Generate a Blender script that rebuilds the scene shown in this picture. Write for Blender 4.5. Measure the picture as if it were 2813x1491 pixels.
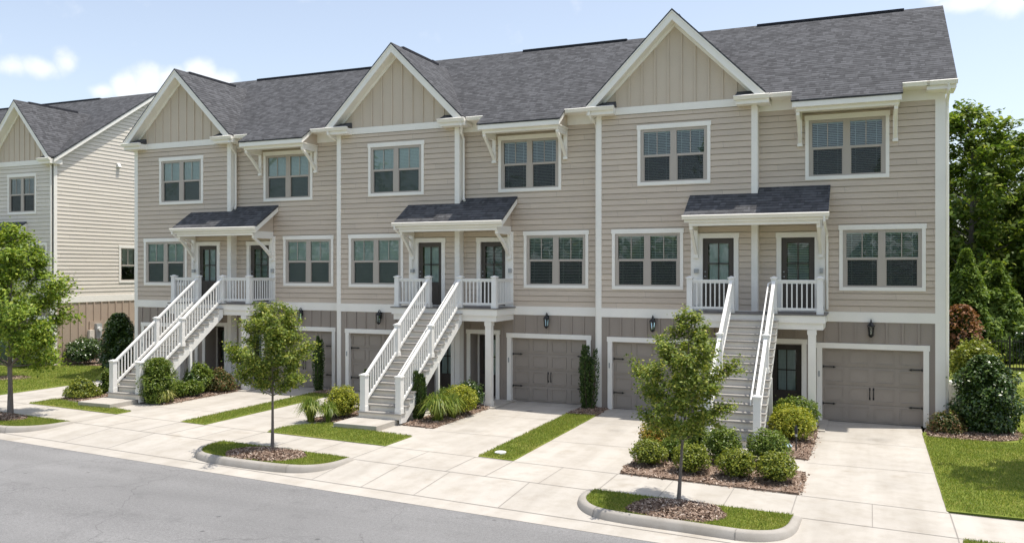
import bpy, math, random
import numpy as np
from mathutils import Vector, noise as mnoise

for o in list(bpy.data.objects): bpy.data.objects.remove(o)
scn = bpy.context.scene
col = scn.collection
rnd = random.Random(7)

# ------------------------------------------------------------------ camera
cam_d = bpy.data.cameras.new("camera")
cam_d.sensor_width = 36.0
cam_d.lens = 29.84
cam_d.shift_y = -0.0005
cam_d.clip_start = 0.1
cam_d.clip_end = 3000
cam = bpy.data.objects.new("camera", cam_d)
col.objects.link(cam)
cam.location = (0, 0, 4.3)
cam.rotation_euler = (math.radians(90), 0, math.radians(22.897))
scn.camera = cam

# ------------------------------------------------------------------ light
SUN = Vector((0.29, 0.10, 1.0)).normalized()          # direction towards the sun
SUN_EL = math.asin(SUN.z)
SUN_AZ = math.atan2(SUN.x, SUN.y)
sd = bpy.data.lights.new("sun", 'SUN')
sd.energy = 3.05
sd.angle = math.radians(0.53)
sd.color = (1.0, 0.94, 0.85)
so = bpy.data.objects.new("sun", sd)
col.objects.link(so)
so.rotation_euler = SUN.to_track_quat('Z', 'Y').to_euler()
so.location = (20, 10, 60)

scn.view_settings.view_transform = 'Standard'
scn.view_settings.look = 'None'
scn.view_settings.exposure = 0.68
scn.view_settings.gamma = 1.0
scn.render.engine = 'CYCLES'
scn.cycles.max_bounces = 8
scn.cycles.diffuse_bounces = 4
scn.cycles.transparent_max_bounces = 12
scn.cycles.use_denoising = True

world = bpy.data.worlds.new("World")
scn.world = world
world.use_nodes = True
wt = world.node_tree
wt.nodes.clear()
def wn(t, **k):
    n = wt.nodes.new(t)
    for a, b in k.items(): setattr(n, a, b)
    return n
w_out = wn('ShaderNodeOutputWorld')
w_bg = wn('ShaderNodeBackground')
w_bg.inputs['Strength'].default_value = 0.135
sky = wn('ShaderNodeTexSky', sky_type='NISHITA', sun_disc=False)
sky.sun_elevation = SUN_EL
sky.sun_rotation = SUN_AZ
sky.air_density = 1.0
sky.dust_density = 1.6
sky.ozone_density = 1.0
w_tc = wn('ShaderNodeTexCoord')
w_nz = wn('ShaderNodeTexNoise'); w_nz.inputs['Scale'].default_value = 22; w_nz.inputs['Detail'].default_value = 6; w_nz.inputs['Roughness'].default_value = 0.55
wt.links.new(w_tc.outputs['Generated'], w_nz.inputs['Vector'])
def wmath(op, a, b=None):
    n = wn('ShaderNodeMath', operation=op)
    for i, x in enumerate((a, b)):
        if x is None: continue
        if isinstance(x, (int, float)): n.inputs[i].default_value = x
        else: wt.links.new(x, n.inputs[i])
    return n.outputs[0]
# clouds: soft puffs hanging at these bearings (azimuth from north to the west, elevation; degrees), with their half sizes
CLOUDS = [(53.4,11.7,1.5,.8,.8),(52.0,11.8,1.6,.8,.9),(50.6,12.3,1.0,1.1,.95),(48.6,10.8,1.2,.9,1.),(47.4,11.2,1.4,1.2,1.1),(46.1,11.4,1.5,1.3,1.1),(44.6,11.6,1.5,1.1,1.1),(43.0,12.2,1.2,1.2,1.1),(41.6,11.9,1.3,.9,1.),(54.2,13.2,.9,.9,.6),(-5.5,15.6,2.2,.8,.9),(-7.6,15.3,2.0,.9,.8),(-3.6,16.0,1.4,.6,.5)]
mask = None
for az, el, ra, re, amp in CLOUDS:
    a, e = math.radians(az), math.radians(el)
    c = Vector((-math.sin(a)*math.cos(e), math.cos(a)*math.cos(e), math.sin(e)))
    tx = Vector((-math.cos(a), -math.sin(a), 0)); ty = c.cross(tx)
    def dot(v):
        n = wn('ShaderNodeVectorMath', operation='DOT_PRODUCT'); wt.links.new(w_tc.outputs['Generated'], n.inputs[0]); n.inputs[1].default_value = v; return n.outputs['Value']
    dx = wmath('DIVIDE', dot(tx), math.radians(ra)); dy = wmath('DIVIDE', dot(ty), math.radians(re))
    r2 = wmath('SQRT', wmath('ADD', wmath('MULTIPLY', dx, dx), wmath('MULTIPLY', dy, dy)))
    front = wmath('GREATER_THAN', dot(c), 0.5)
    m = wmath('MULTIPLY', wmath('MULTIPLY', wmath('MAXIMUM', wmath('SUBTRACT', 1.25, r2), 0.0), front), amp)
    mask = m if mask is None else wmath('MAXIMUM', mask, m)
mask = wmath('ADD', mask, wmath('MULTIPLY', wmath('SUBTRACT', w_nz.outputs['Fac'], 0.5), 1.8))
w_mr = wn('ShaderNodeMapRange', interpolation_type='SMOOTHSTEP'); w_mr.inputs['From Min'].default_value = 0.2; w_mr.inputs['From Max'].default_value = 1.0
w_mr.inputs['To Max'].default_value = 0.8
wt.links.new(mask, w_mr.inputs['Value'])
w_mix = wn('ShaderNodeMix', data_type='RGBA')
w_mix.inputs[7].default_value = (5.2, 5.3, 5.4, 1)
wt.links.new(w_mr.outputs[0], w_mix.inputs[0])
w_hs = wn('ShaderNodeHueSaturation'); w_hs.inputs['Saturation'].default_value = .68; w_hs.inputs['Value'].default_value = 1.0
wt.links.new(sky.outputs[0], w_hs.inputs['Color']); wt.links.new(w_hs.outputs[0], w_mix.inputs[6])
wt.links.new(w_mix.outputs[2], w_bg.inputs['Color'])
wt.links.new(w_bg.outputs[0], w_out.inputs[0])

# ------------------------------------------------------------------ materials
def newmat(name):
    m = bpy.data.materials.new(name); m.use_nodes = True
    nt = m.node_tree; nt.nodes.clear()
    out = nt.nodes.new('ShaderNodeOutputMaterial')
    b = nt.nodes.new('ShaderNodeBsdfPrincipled')
    nt.links.new(b.outputs[0], out.inputs[0])
    return m, nt, b, out
def nd(nt, t, **k):
    n = nt.nodes.new(t)
    for a, b in k.items(): setattr(n, a, b)
    return n
def mul(c, f): return (min(1, c[0]*f), min(1, c[1]*f), min(1, c[2]*f), 1)
def noise_node(nt, vec, scale, detail=4, rough=.55):
    n = nd(nt, 'ShaderNodeTexNoise'); n.inputs['Scale'].default_value = scale; n.inputs['Detail'].default_value = detail; n.inputs['Roughness'].default_value = rough
    nt.links.new(vec, n.inputs['Vector']); return n.outputs['Fac']
def ramp(nt, fac, stops):
    r = nd(nt, 'ShaderNodeValToRGB')
    e = r.color_ramp.elements
    while len(e) < len(stops): e.new(0.5)
    for i, (p, c) in enumerate(stops): e[i].position = p; e[i].color = (c[0], c[1], c[2], 1)
    nt.links.new(fac, r.inputs[0]); return r.outputs[0]
def mixc(nt, fac, a, b, mode='MIX'):
    n = nd(nt, 'ShaderNodeMix', data_type='RGBA', blend_type=mode)
    for i, x in ((0, fac), (6, a), (7, b)):
        if isinstance(x, (int, float)): n.inputs[i].default_value = x
        elif isinstance(x, tuple): n.inputs[i].default_value = x if len(x) == 4 else (*x, 1)
        else: nt.links.new(x, n.inputs[i])
    return n.outputs[2]
def bump(nt, b, h, strength, dist=.01):
    n = nd(nt, 'ShaderNodeBump'); n.inputs['Strength'].default_value = strength; n.inputs['Distance'].default_value = dist
    nt.links.new(h, n.inputs['Height']); nt.links.new(n.outputs[0], b.inputs['Normal'])
def pos(nt, scale=None):
    g = nd(nt, 'ShaderNodeNewGeometry').outputs['Position']
    if scale:
        v = nd(nt, 'ShaderNodeVectorMath', operation='MULTIPLY'); nt.links.new(g, v.inputs[0]); v.inputs[1].default_value = scale; return v.outputs[0]
    return g
def pmat(name, c, rough=.6, var=.08, scale=1.2, fine=0.05, fscale=40, bmp=0, bscale=60, stretch=None, spec=.4, metal=0):
    m, nt, b, _ = newmat(name)
    p = pos(nt, stretch)
    col_ = ramp(nt, noise_node(nt, p, scale), [(.3, mul(c, 1-var)), (.7, mul(c, 1+var))])
    col_ = mixc(nt, 1.0, col_, ramp(nt, noise_node(nt, p, fscale, 2), [(.3, (1-fine,)*3), (.7, (1+fine,)*3)]), 'MULTIPLY')
    nt.links.new(col_, b.inputs['Base Color'])
    b.inputs['Roughness'].default_value = rough; b.inputs['Specular IOR Level'].default_value = spec; b.inputs['Metallic'].default_value = metal
    if bmp: bump(nt, b, noise_node(nt, p, bscale, 3), bmp)
    return m
M = {}
M['siding'] = pmat('siding_paint', (.60, .505, .41), .62, .05, .9, .035, 30, .15, 60, (1, 1, 5))
M['side_siding'] = pmat('pale_siding_paint', (.70, .645, .565), .62, .04, .9, .03, 30, .15, 60, (1, 1, 5))
M['batten'] = pmat('taupe_board_paint', (.325, .277, .238), .65, .05, .8, .04, 30, .1, 80)
M['gable'] = pmat('gable_board_paint', (.60, .51, .412), .65, .04, .8, .03, 30, .1, 80)
M['trim'] = pmat('white_trim_paint', (.90, .865, .80), .5, .03, 1.5, .02, 50)
M['rail'] = pmat('white_rail_paint', (.82, .81, .78), .42, .03, 2, .02, 50)
M['sash'] = pmat('almond_sash', (.46, .41, .36), .45, .03, 2, .02, 50)
M['garage'] = pmat('taupe_garage_paint', (.335, .290, .25), .5, .05, .7, .03, 40, .08, 120)
M['door'] = pmat('dark_door_paint', (.075, .062, .053), .4, .1, 1.5, .06, 40)
M['black'] = pmat('black_metal', (.018, .018, .02), .42, .1, 4, .05, 60)
M['tread'] = pmat('grey_tread', (.31, .295, .275), .7, .10, 2.5, .08, 40, .2, 90)
M['riser'] = pmat('pale_riser_paint', (.70, .66, .59), .6, .06, 2, .04, 40)
M['deck'] = pmat('grey_deck', (.20, .19, .18), .7, .1, 3, .08, 40)
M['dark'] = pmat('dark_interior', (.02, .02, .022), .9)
M['blind'] = pmat('white_blind', (.78, .80, .77), .6, .03, 2, .02, 40)
M['curtain'] = pmat('pale_curtain', (.75, .76, .74), .8, .12, 5, .05, 40, stretch=(6, 6, .6))
M['grey'] = pmat('grey_box_metal', (.38, .39, .39), .45, .06, 3, .03, 40, metal=.0)
M['whiteplastic'] = pmat('white_plastic', (.7, .7, .68), .5, .04, 3)
M['bluedome'] = pmat('pale_blue_glazed', (.42, .58, .70), .2, .2, 9, .05, 40)
M['vent'] = pmat('ridge_vent', (.03, .03, .038), .8, .1, 3)

def board_tone(key):
    m = M[key]; nt = m.node_tree; b = next(n for n in nt.nodes if n.type == 'BSDF_PRINCIPLED')
    src = b.inputs['Base Color'].links[0].from_socket
    sx = nd(nt, 'ShaderNodeSeparateXYZ'); nt.links.new(pos(nt), sx.inputs[0])
    def m2(op, a_, k):
        n = nd(nt, 'ShaderNodeMath', operation=op); nt.links.new(a_, n.inputs[0])
        if k is not None: n.inputs[1].default_value = k
        return n.outputs[0]
    zr = m2('FLOOR', m2('DIVIDE', m2('SUBTRACT', sx.outputs[2], ZB0), .178), None)
    sh = nd(nt, 'ShaderNodeMath', operation='MULTIPLY_ADD'); nt.links.new(zr, sh.inputs[0]); sh.inputs[1].default_value = 1.37
    ad = nd(nt, 'ShaderNodeMath', operation='ADD'); nt.links.new(sx.outputs[0], ad.inputs[0]); nt.links.new(sx.outputs[1], ad.inputs[1]); nt.links.new(ad.outputs[0], sh.inputs[2])
    xr = m2('FLOOR', m2('DIVIDE', sh.outputs[0], 3.66), None)
    c = nd(nt, 'ShaderNodeCombineXYZ'); nt.links.new(xr, c.inputs[0]); nt.links.new(zr, c.inputs[1])
    w = nd(nt, 'ShaderNodeTexWhiteNoise', noise_dimensions='2D'); nt.links.new(c.outputs[0], w.inputs['Vector'])
    t = ramp(nt, w.outputs['Value'], [(0, (.955, .955, .96)), (1, (1.045, 1.045, 1.04))])
    # thin caulked butt joints where two boards meet
    fr = m2('FRACT', m2('DIVIDE', sh.outputs[0], 3.66), None); j = m2('LESS_THAN', fr, .0016)
    nt.links.new(mixc(nt, j, mixc(nt, 1, src, t, 'MULTIPLY'), (.30, .26, .22, 1)), b.inputs['Base Color'])
ZB0 = 3.14
board_tone('siding'); board_tone('side_siding')
M['sunlit_batten'] = pmat('sunlit_board_tone', (.44, .345, .27), .65, .05, .8, .04, 30, .1, 80)  # taupe board colour lightened, sunlight on the neighbour's side wall painted in

def glass_mat():
    m, nt, b, out = newmat('window_glass'); nt.nodes.remove(b)
    tr = nd(nt, 'ShaderNodeBsdfTransparent'); tr.inputs[0].default_value = (.82, .92, .905, 1)
    gl = nd(nt, 'ShaderNodeBsdfGlossy'); gl.inputs['Roughness'].default_value = .01; gl.inputs[0].default_value = (.95, .97, 1, 1)
    fr = nd(nt, 'ShaderNodeFresnel'); fr.inputs[0].default_value = 1.75
    # slight waviness of the panes
    bp = nd(nt, 'ShaderNodeBump'); bp.inputs['Strength'].default_value = .05; bp.inputs['Distance'].default_value = .02
    nt.links.new(noise_node(nt, pos(nt), 1.3, 1), bp.inputs['Height']); nt.links.new(bp.outputs[0], gl.inputs['Normal'])
    mx = nd(nt, 'ShaderNodeMixShader')
    nt.links.new(fr.outputs[0], mx.inputs[0]); nt.links.new(tr.outputs[0], mx.inputs[1]); nt.links.new(gl.outputs[0], mx.inputs[2])
    nt.links.new(mx.outputs[0], out.inputs[0]); return m
M['glass'] = glass_mat()
def screen_mat():
    m, nt, b, out = newmat('insect_screen')
    b.inputs['Base Color'].default_value = (.03, .033, .035, 1); b.inputs['Roughness'].default_value = .8
    tr = nd(nt, 'ShaderNodeBsdfTransparent'); mx = nd(nt, 'ShaderNodeMixShader'); mx.inputs[0].default_value = .5
    nt.links.new(tr.outputs[0], mx.inputs[1]); nt.links.new(b.outputs[0], mx.inputs[2]); nt.links.new(mx.outputs[0], out.inputs[0]); return m
M['screen'] = screen_mat()

def shingle_mat(name, ax, k, base):
    m, nt, b, _ = newmat(name)
    g = nd(nt, 'ShaderNodeNewGeometry').outputs['Position']
    s = nd(nt, 'ShaderNodeSeparateXYZ'); nt.links.new(g, s.inputs[0])
    mz = nd(nt, 'ShaderNodeMath', operation='MULTIPLY'); nt.links.new(s.outputs['Z'], mz.inputs[0]); mz.inputs[1].default_value = k
    c = nd(nt, 'ShaderNodeCombineXYZ'); nt.links.new(s.outputs[ax], c.inputs[0]); nt.links.new(mz.outputs[0], c.inputs[1])
    def mt(op, p, q=None, r_=None):
        n = nd(nt, 'ShaderNodeMath', operation=op)
        for i, x in enumerate((p, q, r_)):
            if x is None: continue
            if isinstance(x, (int, float)): n.inputs[i].default_value = x
            else: nt.links.new(x, n.inputs[i])
        return n.outputs[0]
    def vec(x, y):
        n = nd(nt, 'ShaderNodeCombineXYZ'); nt.links.new(x, n.inputs[0]); nt.links.new(y, n.inputs[1]); return n.outputs[0]
    u, v = s.outputs[ax], mt('DIVIDE', mz.outputs[0], .148)
    row, fr = mt('FLOOR', v), mt('FRACT', v)
    # laminated tabs of uneven length, each with its own tone
    tab = nd(nt, 'ShaderNodeTexVoronoi', voronoi_dimensions='2D'); tab.inputs['Scale'].default_value = 1; tab.inputs['Randomness'].default_value = .9
    nt.links.new(vec(mt('MULTIPLY', mt('ADD', u, mt('MULTIPLY', row, .377)), 5.0), mt('MULTIPLY', row, 7.0)), tab.inputs['Vector'])
    sp = nd(nt, 'ShaderNodeSeparateColor'); nt.links.new(tab.outputs['Color'], sp.inputs[0])
    tone = ramp(nt, sp.outputs[0], [(.0, (.74,)*3), (.5, (1.0,)*3), (1., (1.32,)*3)])
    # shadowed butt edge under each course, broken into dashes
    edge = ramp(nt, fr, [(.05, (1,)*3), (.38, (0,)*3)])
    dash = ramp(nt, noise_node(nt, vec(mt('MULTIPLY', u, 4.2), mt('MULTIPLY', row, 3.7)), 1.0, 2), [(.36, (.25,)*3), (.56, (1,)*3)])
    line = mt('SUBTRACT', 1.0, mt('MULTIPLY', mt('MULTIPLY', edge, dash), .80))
    n2 = ramp(nt, noise_node(nt, c.outputs[0], .35, 3), [(.3, (.96,)*3), (.7, (1.04,)*3)])
    n3 = ramp(nt, noise_node(nt, g, 90, 2), [(.3, (.85,)*3), (.7, (1.15,)*3)])
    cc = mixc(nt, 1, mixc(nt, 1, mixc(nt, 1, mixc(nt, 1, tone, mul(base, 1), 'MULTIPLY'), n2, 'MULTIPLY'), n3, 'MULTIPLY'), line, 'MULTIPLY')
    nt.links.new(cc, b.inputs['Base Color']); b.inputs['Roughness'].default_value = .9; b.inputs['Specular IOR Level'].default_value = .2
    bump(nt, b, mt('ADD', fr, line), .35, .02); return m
SH = (.090, .091, .097)
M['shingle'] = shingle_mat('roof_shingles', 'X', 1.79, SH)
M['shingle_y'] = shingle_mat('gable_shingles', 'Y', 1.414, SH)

def concrete_mat(name, c):
    m, nt, b, _ = newmat(name); p = pos(nt)
    a = ramp(nt, noise_node(nt, p, .35, 5), [(.3, mul(c, .90)), (.7, mul(c, 1.06))])
    s1 = ramp(nt, noise_node(nt, p, 2.2, 6, .65), [(.25, (.88, .86, .83)), (.55, (1.03, 1.03, 1.03))])
    s2 = ramp(nt, noise_node(nt, p, 110, 2), [(.3, (.93,)*3), (.7, (1.06,)*3)])
    st = ramp(nt, noise_node(nt, p, .8, 3, .7), [(.62, (1, 1, 1)), (.80, (.80, .76, .70))])
    tr = ramp(nt, noise_node(nt, pos(nt, (1.5, .10, 1)), 1.0, 3, .6), [(.32, (.90, .89, .875)), (.60, (1.025,)*3)])
    s1 = mixc(nt, 1, s1, tr, 'MULTIPLY')
    for (ox, oy, orad, dk) in ((-9.66, 24.25, .16, .45), (.15, 23.55, .42, .82), (-18.9, 23.1, .3, .8), (-6.3, 22.2, .35, .85), (-15.9, 22.9, .28, .78), (-9.9, 20.6, .5, .88), (.4, 18.6, .6, .92)):
        dv = nd(nt, 'ShaderNodeVectorMath', operation='DISTANCE'); nt.links.new(p, dv.inputs[0]); dv.inputs[1].default_value = (ox, oy, 0)
        nm = nd(nt, 'ShaderNodeMath', operation='MULTIPLY_ADD'); nt.links.new(noise_node(nt, p, 5, 4), nm.inputs[0]); nm.inputs[1].default_value = orad*1.2; nt.links.new(dv.outputs['Value'], nm.inputs[2])
        mr = nd(nt, 'ShaderNodeMapRange', interpolation_type='SMOOTHSTEP'); nt.links.new(nm.outputs[0], mr.inputs[0]); mr.inputs[1].default_value = orad*.7; mr.inputs[2].default_value = orad*1.7; mr.inputs[3].default_value = dk; mr.inputs[4].default_value = 1
        s1 = mixc(nt, 1, s1, mr.outputs[0], 'MULTIPLY')
    cc = mixc(nt, 1, mixc(nt, 1, mixc(nt, 1, a, s1, 'MULTIPLY'), s2, 'MULTIPLY'), st, 'MULTIPLY')
    nt.links.new(cc, b.inputs['Base Color']); b.inputs['Roughness'].default_value = .85; b.inputs['Specular IOR Level'].default_value = .25
    bump(nt, b, noise_node(nt, p, 90, 3), .12); return m
M['concrete'] = concrete_mat('pale_concrete', (.47, .44, .395))
M['kerbc'] = concrete_mat('kerb_concrete', (.38, .355, .32))
M['joint'] = pmat('joint_line', (.27, .25, .225), .9)
def asphalt_mat():
    m, nt, b, _ = newmat('asphalt'); p = pos(nt)
    a = ramp(nt, noise_node(nt, p, .25, 5), [(.3, (.192, .190, .188)), (.7, (.228, .226, .224))])
    g = ramp(nt, noise_node(nt, p, 70, 3, .7), [(.3, (.68,)*3), (.5, (1,)*3), (.72, (1.42,)*3)])
    vz = nd(nt, 'ShaderNodeTexVoronoi'); vz.inputs['Scale'].default_value = 1.1; nt.links.new(p, vz.inputs['Vector'])
    dots = ramp(nt, vz.outputs['Distance'], [(.03, (.55,)*3), (.06, (1,)*3)])
    st = ramp(nt, noise_node(nt, p, 1.1, 4, .7), [(.30, (.84,)*3), (.45, (1,)*3)])
    wt_ = ramp(nt, noise_node(nt, pos(nt, (.06, .9, 1)), 1.0, 3), [(.3, (.90,)*3), (.7, (1.08,)*3)])
    g2 = ramp(nt, noise_node(nt, p, 16, 4, .75), [(.3, (.88,)*3), (.7, (1.12,)*3)])
    a = mixc(nt, 1, mixc(nt, 1, a, wt_, 'MULTIPLY'), g2, 'MULTIPLY')
    vc = nd(nt, 'ShaderNodeTexVoronoi', feature='DISTANCE_TO_EDGE'); vc.inputs['Scale'].default_value = .22
    wv = nd(nt, 'ShaderNodeVectorMath', operation='ADD'); nt.links.new(p, wv.inputs[0])
    nz_ = nd(nt, 'ShaderNodeTexNoise'); nz_.inputs['Scale'].default_value = 1.6; nt.links.new(p, nz_.inputs['Vector']); nt.links.new(nz_.outputs['Color'], wv.inputs[1]); nt.links.new(wv.outputs[0], vc.inputs['Vector'])
    ck = ramp(nt, vc.outputs['Distance'], [(.0015, (.72,)*3), (.004, (1,)*3)])
    a = mixc(nt, 1, a, ck, 'MULTIPLY')
    cc = mixc(nt, 1, mixc(nt, 1, mixc(nt, 1, a, g, 'MULTIPLY'), dots, 'MULTIPLY'), st, 'MULTIPLY')
    nt.links.new(cc, b.inputs['Base Color']); b.inputs['Roughness'].default_value = .88; b.inputs['Specular IOR Level'].default_value = .3
    bump(nt, b, noise_node(nt, p, 120, 3), .25); return m
M['asphalt'] = asphalt_mat()
def soil_mat(name, c1, c2, c3, s1=.8, s2=14):
    m, nt, b, _ = newmat(name); p = pos(nt)
    a = ramp(nt, noise_node(nt, p, s1, 5), [(.3, c1), (.55, c2), (.75, c3)])
    f = ramp(nt, noise_node(nt, p, s2, 4, .7), [(.25, (.6,)*3), (.75, (1.35,)*3)])
    nt.links.new(mixc(nt, 1, a, f, 'MULTIPLY'), b.inputs['Base Color']); b.inputs['Roughness'].default_value = .95; b.inputs['Specular IOR Level'].default_value = .1
    bump(nt, b, noise_node(nt, p, s2*3, 4), .6, .03); return m
M['lawn'] = soil_mat('lawn_turf', (.145, .195, .038), (.21, .245, .048), (.29, .275, .085), .9, 26)
M['mulch'] = soil_mat('mulch_base', (.19, .135, .102), (.25, .18, .138), (.32, .245, .195), 2, 30)
M['soil'] = soil_mat('meadow_soil', (.06, .10, .03), (.08, .12, .035), (.10, .13, .04), .1, 3)

def island_mat(name, stops, rough=.5, transl=.3, spec=.3):
    m, nt, b, out = newmat(name)
    r = nd(nt, 'ShaderNodeNewGeometry').outputs['Random Per Island']
    c = ramp(nt, r, stops); nt.links.new(c, b.inputs['Base Color'])
    b.inputs['Roughness'].default_value = rough; b.inputs['Specular IOR Level'].default_value = spec
    if transl:
        t = nd(nt, 'ShaderNodeBsdfTranslucent'); mx = nd(nt, 'ShaderNodeMixShader'); mx.inputs[0].default_value = transl
        nt.links.new(mixc(nt, 1, c, (1.25, 1.3, .6, 1), 'MULTIPLY'), t.inputs[0])
        nt.links.new(b.outputs[0], mx.inputs[1]); nt.links.new(t.outputs[0], mx.inputs[2]); nt.links.new(mx.outputs[0], out.inputs[0])
    return m
M['maple'] = island_mat('maple_leaves', [(0, (.09, .155, .02)), (.4, (.17, .255, .03)), (.75, (.27, .35, .045)), (1, (.38, .42, .07))])
M['elm'] = island_mat('young_tree_leaves', [(0, (.075, .12, .02)), (.4, (.15, .21, .032)), (.75, (.27, .32, .055)), (1, (.42, .40, .09))])
M['forest'] = island_mat('forest_leaves', [(0, (.07, .125, .024)), (.5, (.155, .225, .04)), (.85, (.25, .31, .06)), (1, (.38, .40, .11))], .5, .4)
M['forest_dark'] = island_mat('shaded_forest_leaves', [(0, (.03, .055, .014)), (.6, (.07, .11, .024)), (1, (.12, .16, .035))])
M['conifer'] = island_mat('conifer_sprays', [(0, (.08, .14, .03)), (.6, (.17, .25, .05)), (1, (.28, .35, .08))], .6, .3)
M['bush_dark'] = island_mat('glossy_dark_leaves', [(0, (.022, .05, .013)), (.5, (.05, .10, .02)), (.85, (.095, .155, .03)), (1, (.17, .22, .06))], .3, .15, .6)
M['bush_green'] = island_mat('green_shrub_leaves', [(0, (.07, .12, .02)), (.5, (.13, .195, .03)), (.85, (.20, .26, .042)), (1, (.30, .33, .07))], .4, .25)
M['bush_olive'] = island_mat('olive_shrub_leaves', [(0, (.085, .125, .018)), (.5, (.175, .215, .028)), (1, (.33, .34, .05))], .4, .25)
M['bush_yellow'] = island_mat('yellow_shrub_leaves', [(0, (.13, .18, .02)), (.5, (.29, .32, .035)), (1, (.52, .48, .06))], .5, .3)
M['bush_orange'] = island_mat('orange_tipped_leaves', [(0, (.10, .14, .02)), (.45, (.26, .27, .03)), (.75, (.40, .30, .05)), (1, (.42, .17, .05))], .5, .3)
M['nandina'] = island_mat('bronze_shrub_leaves', [(0, (.05, .08, .02)), (.5, (.11, .12, .035)), (.8, (.19, .13, .05)), (1, (.26, .12, .06))], .5, .25)
M['red'] = island_mat('russet_leaves', [(0, (.10, .05, .03)), (.5, (.25, .11, .055)), (1, (.42, .22, .11))], .5, .25)
M['yew'] = island_mat('yew_needles', [(0, (.03, .06, .018)), (.6, (.06, .105, .026)), (1, (.12, .165, .04))], .5, .15)
M['lily'] = island_mat('arching_leaf_blades', [(0, (.09, .15, .025)), (.5, (.18, .25, .04)), (1, (.34, .36, .08))], .4, .3)
M['variegated'] = island_mat('striped_leaf_blades', [(0, (.20, .24, .06)), (.5, (.38, .38, .12)), (1, (.55, .52, .22))], .4, .3)
M['blade'] = island_mat('grass_blades', [(0, (.12, .185, .032)), (.45, (.205, .265, .045)), (.8, (.30, .325, .065)), (1, (.46, .40, .15))], .55, .35)
M['chip'] = island_mat('mulch_chips', [(0, (.11, .072, .052)), (.4, (.26, .18, .135)), (.8, (.42, .32, .25)), (1, (.60, .50, .42))], .9, 0, .1)
M['bark'] = pmat('grey_bark', (.17, .145, .125), .9, .2, 6, .2, 30, .6, 40, (3, 3, .7))
M['stem'] = pmat('shrub_stem', (.09, .07, .05), .9, .2, 8)

# ------------------------------------------------------------------ mesh helpers
class MB:
    def __init__(s): s.v = []; s.f = []; s.mi = []; s.cur = 0
    def add(s, vs, fs):
        n = len(s.v); s.v += [tuple(v) for v in vs]
        for f in fs: s.f.append(tuple(i+n for i in f)); s.mi.append(s.cur)
        return s
    def quad(s, a, b, c, d): return s.add([a, b, c, d], [(0, 1, 2, 3)])
    def poly(s, pts): return s.add(pts, [tuple(range(len(pts)))])
    def box(s, x0, x1, y0, y1, z0, z1):
        return s.add([(x0,y0,z0),(x1,y0,z0),(x1,y1,z0),(x0,y1,z0),(x0,y0,z1),(x1,y0,z1),(x1,y1,z1),(x0,y1,z1)],
                     [(0,3,2,1),(4,5,6,7),(0,1,5,4),(1,2,6,5),(2,3,7,6),(3,0,4,7)])
    def prism(s, pts, ax, a, b):     # 2-D outline pushed along an axis ('x': pts are (y,z); 'y': (x,z); 'z': (x,y))
        def P(p, t): return {'x': (t, p[0], p[1]), 'y': (p[0], t, p[1]), 'z': (p[0], p[1], t)}[ax]
        n = len(pts); vs = [P(p, a) for p in pts]+[P(p, b) for p in pts]
        fs = [tuple(range(n))[::-1], tuple(range(n, 2*n))]+[(i, (i+1) % n, (i+1) % n+n, i+n) for i in range(n)]
        return s.add(vs, fs)
    def bar(s, p, q, w, h, up=(0, 0, 1)):   # rectangular bar: w sideways, h along up
        p, q, up = Vector(p), Vector(q), Vector(up); d = (q-p).normalized()
        x = d.cross(up).normalized(); u = x.cross(d).normalized(); vs = []
        for o in (p, q):
            for a, b in ((-1,-1),(1,-1),(1,1),(-1,1)): vs.append(o+x*(a*w/2)+u*(b*h/2))
        return s.add(vs, [(0,1,2,3),(7,6,5,4),(0,4,5,1),(1,5,6,2),(2,6,7,3),(3,7,4,0)])
    def tube(s, pts, rs, n=8, cap=True):
        pts = [Vector(p) for p in pts]; vs = []; fs = []
        for i, p in enumerate(pts):
            d = (pts[min(i+1, len(pts)-1)]-pts[max(i-1, 0)]).normalized()
            a = Vector((0, 0, 1)) if abs(d.z) < .9 else Vector((1, 0, 0))
            x = d.cross(a).normalized(); y = d.cross(x)
            r = rs[i] if isinstance(rs, (list, tuple)) else rs
            for k in range(n):
                t = 2*math.pi*k/n; vs.append(p+x*(math.cos(t)*r)+y*(math.sin(t)*r))
        for i in range(len(pts)-1):
            for k in range(n): fs.append((i*n+k, i*n+(k+1) % n, (i+1)*n+(k+1) % n, (i+1)*n+k))
        if cap: fs.append(tuple(range(n))); fs.append(tuple(range((len(pts)-1)*n, len(pts)*n))[::-1])
        return s.add(vs, fs)
    def lathe(s, c, prof, n=12):     # profile of (radius, z) about a vertical axis
        vs = []; fs = []
        for r, z in prof:
            for k in range(n): t = 2*math.pi*k/n; vs.append((c[0]+r*math.cos(t), c[1]+r*math.sin(t), c[2]+z))
        for i in range(len(prof)-1):
            for k in range(n): fs.append((i*n+k, i*n+(k+1) % n, (i+1)*n+(k+1) % n, (i+1)*n+k))
        fs.append(tuple(range(n))[::-1]); fs.append(tuple(range((len(prof)-1)*n, len(prof)*n)))
        return s.add(vs, fs)
    def map(s, fn): s.v = [tuple(fn(Vector(p))) for p in s.v]; return s
    def build(s, name, mats, parent=None, loc=(0, 0, 0), smooth=False, bevel=0):
        me = bpy.data.meshes.new(name); me.from_pydata(s.v, [], s.f); me.update()
        for m in (mats if isinstance(mats, (list, tuple)) else [mats]): me.materials.append(M[m])
        if len(set(s.mi)) > 1: me.polygons.foreach_set('material_index', s.mi)
        if smooth: me.polygons.foreach_set('use_smooth', [True]*len(me.polygons))
        o = bpy.data.objects.new(name, me); col.objects.link(o); o.location = loc
        if parent: o.parent = parent
        if bevel:
            b = o.modifiers.new('b', 'BEVEL'); b.width = bevel; b.segments = 2; b.limit_method = 'ANGLE'
        return o
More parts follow.
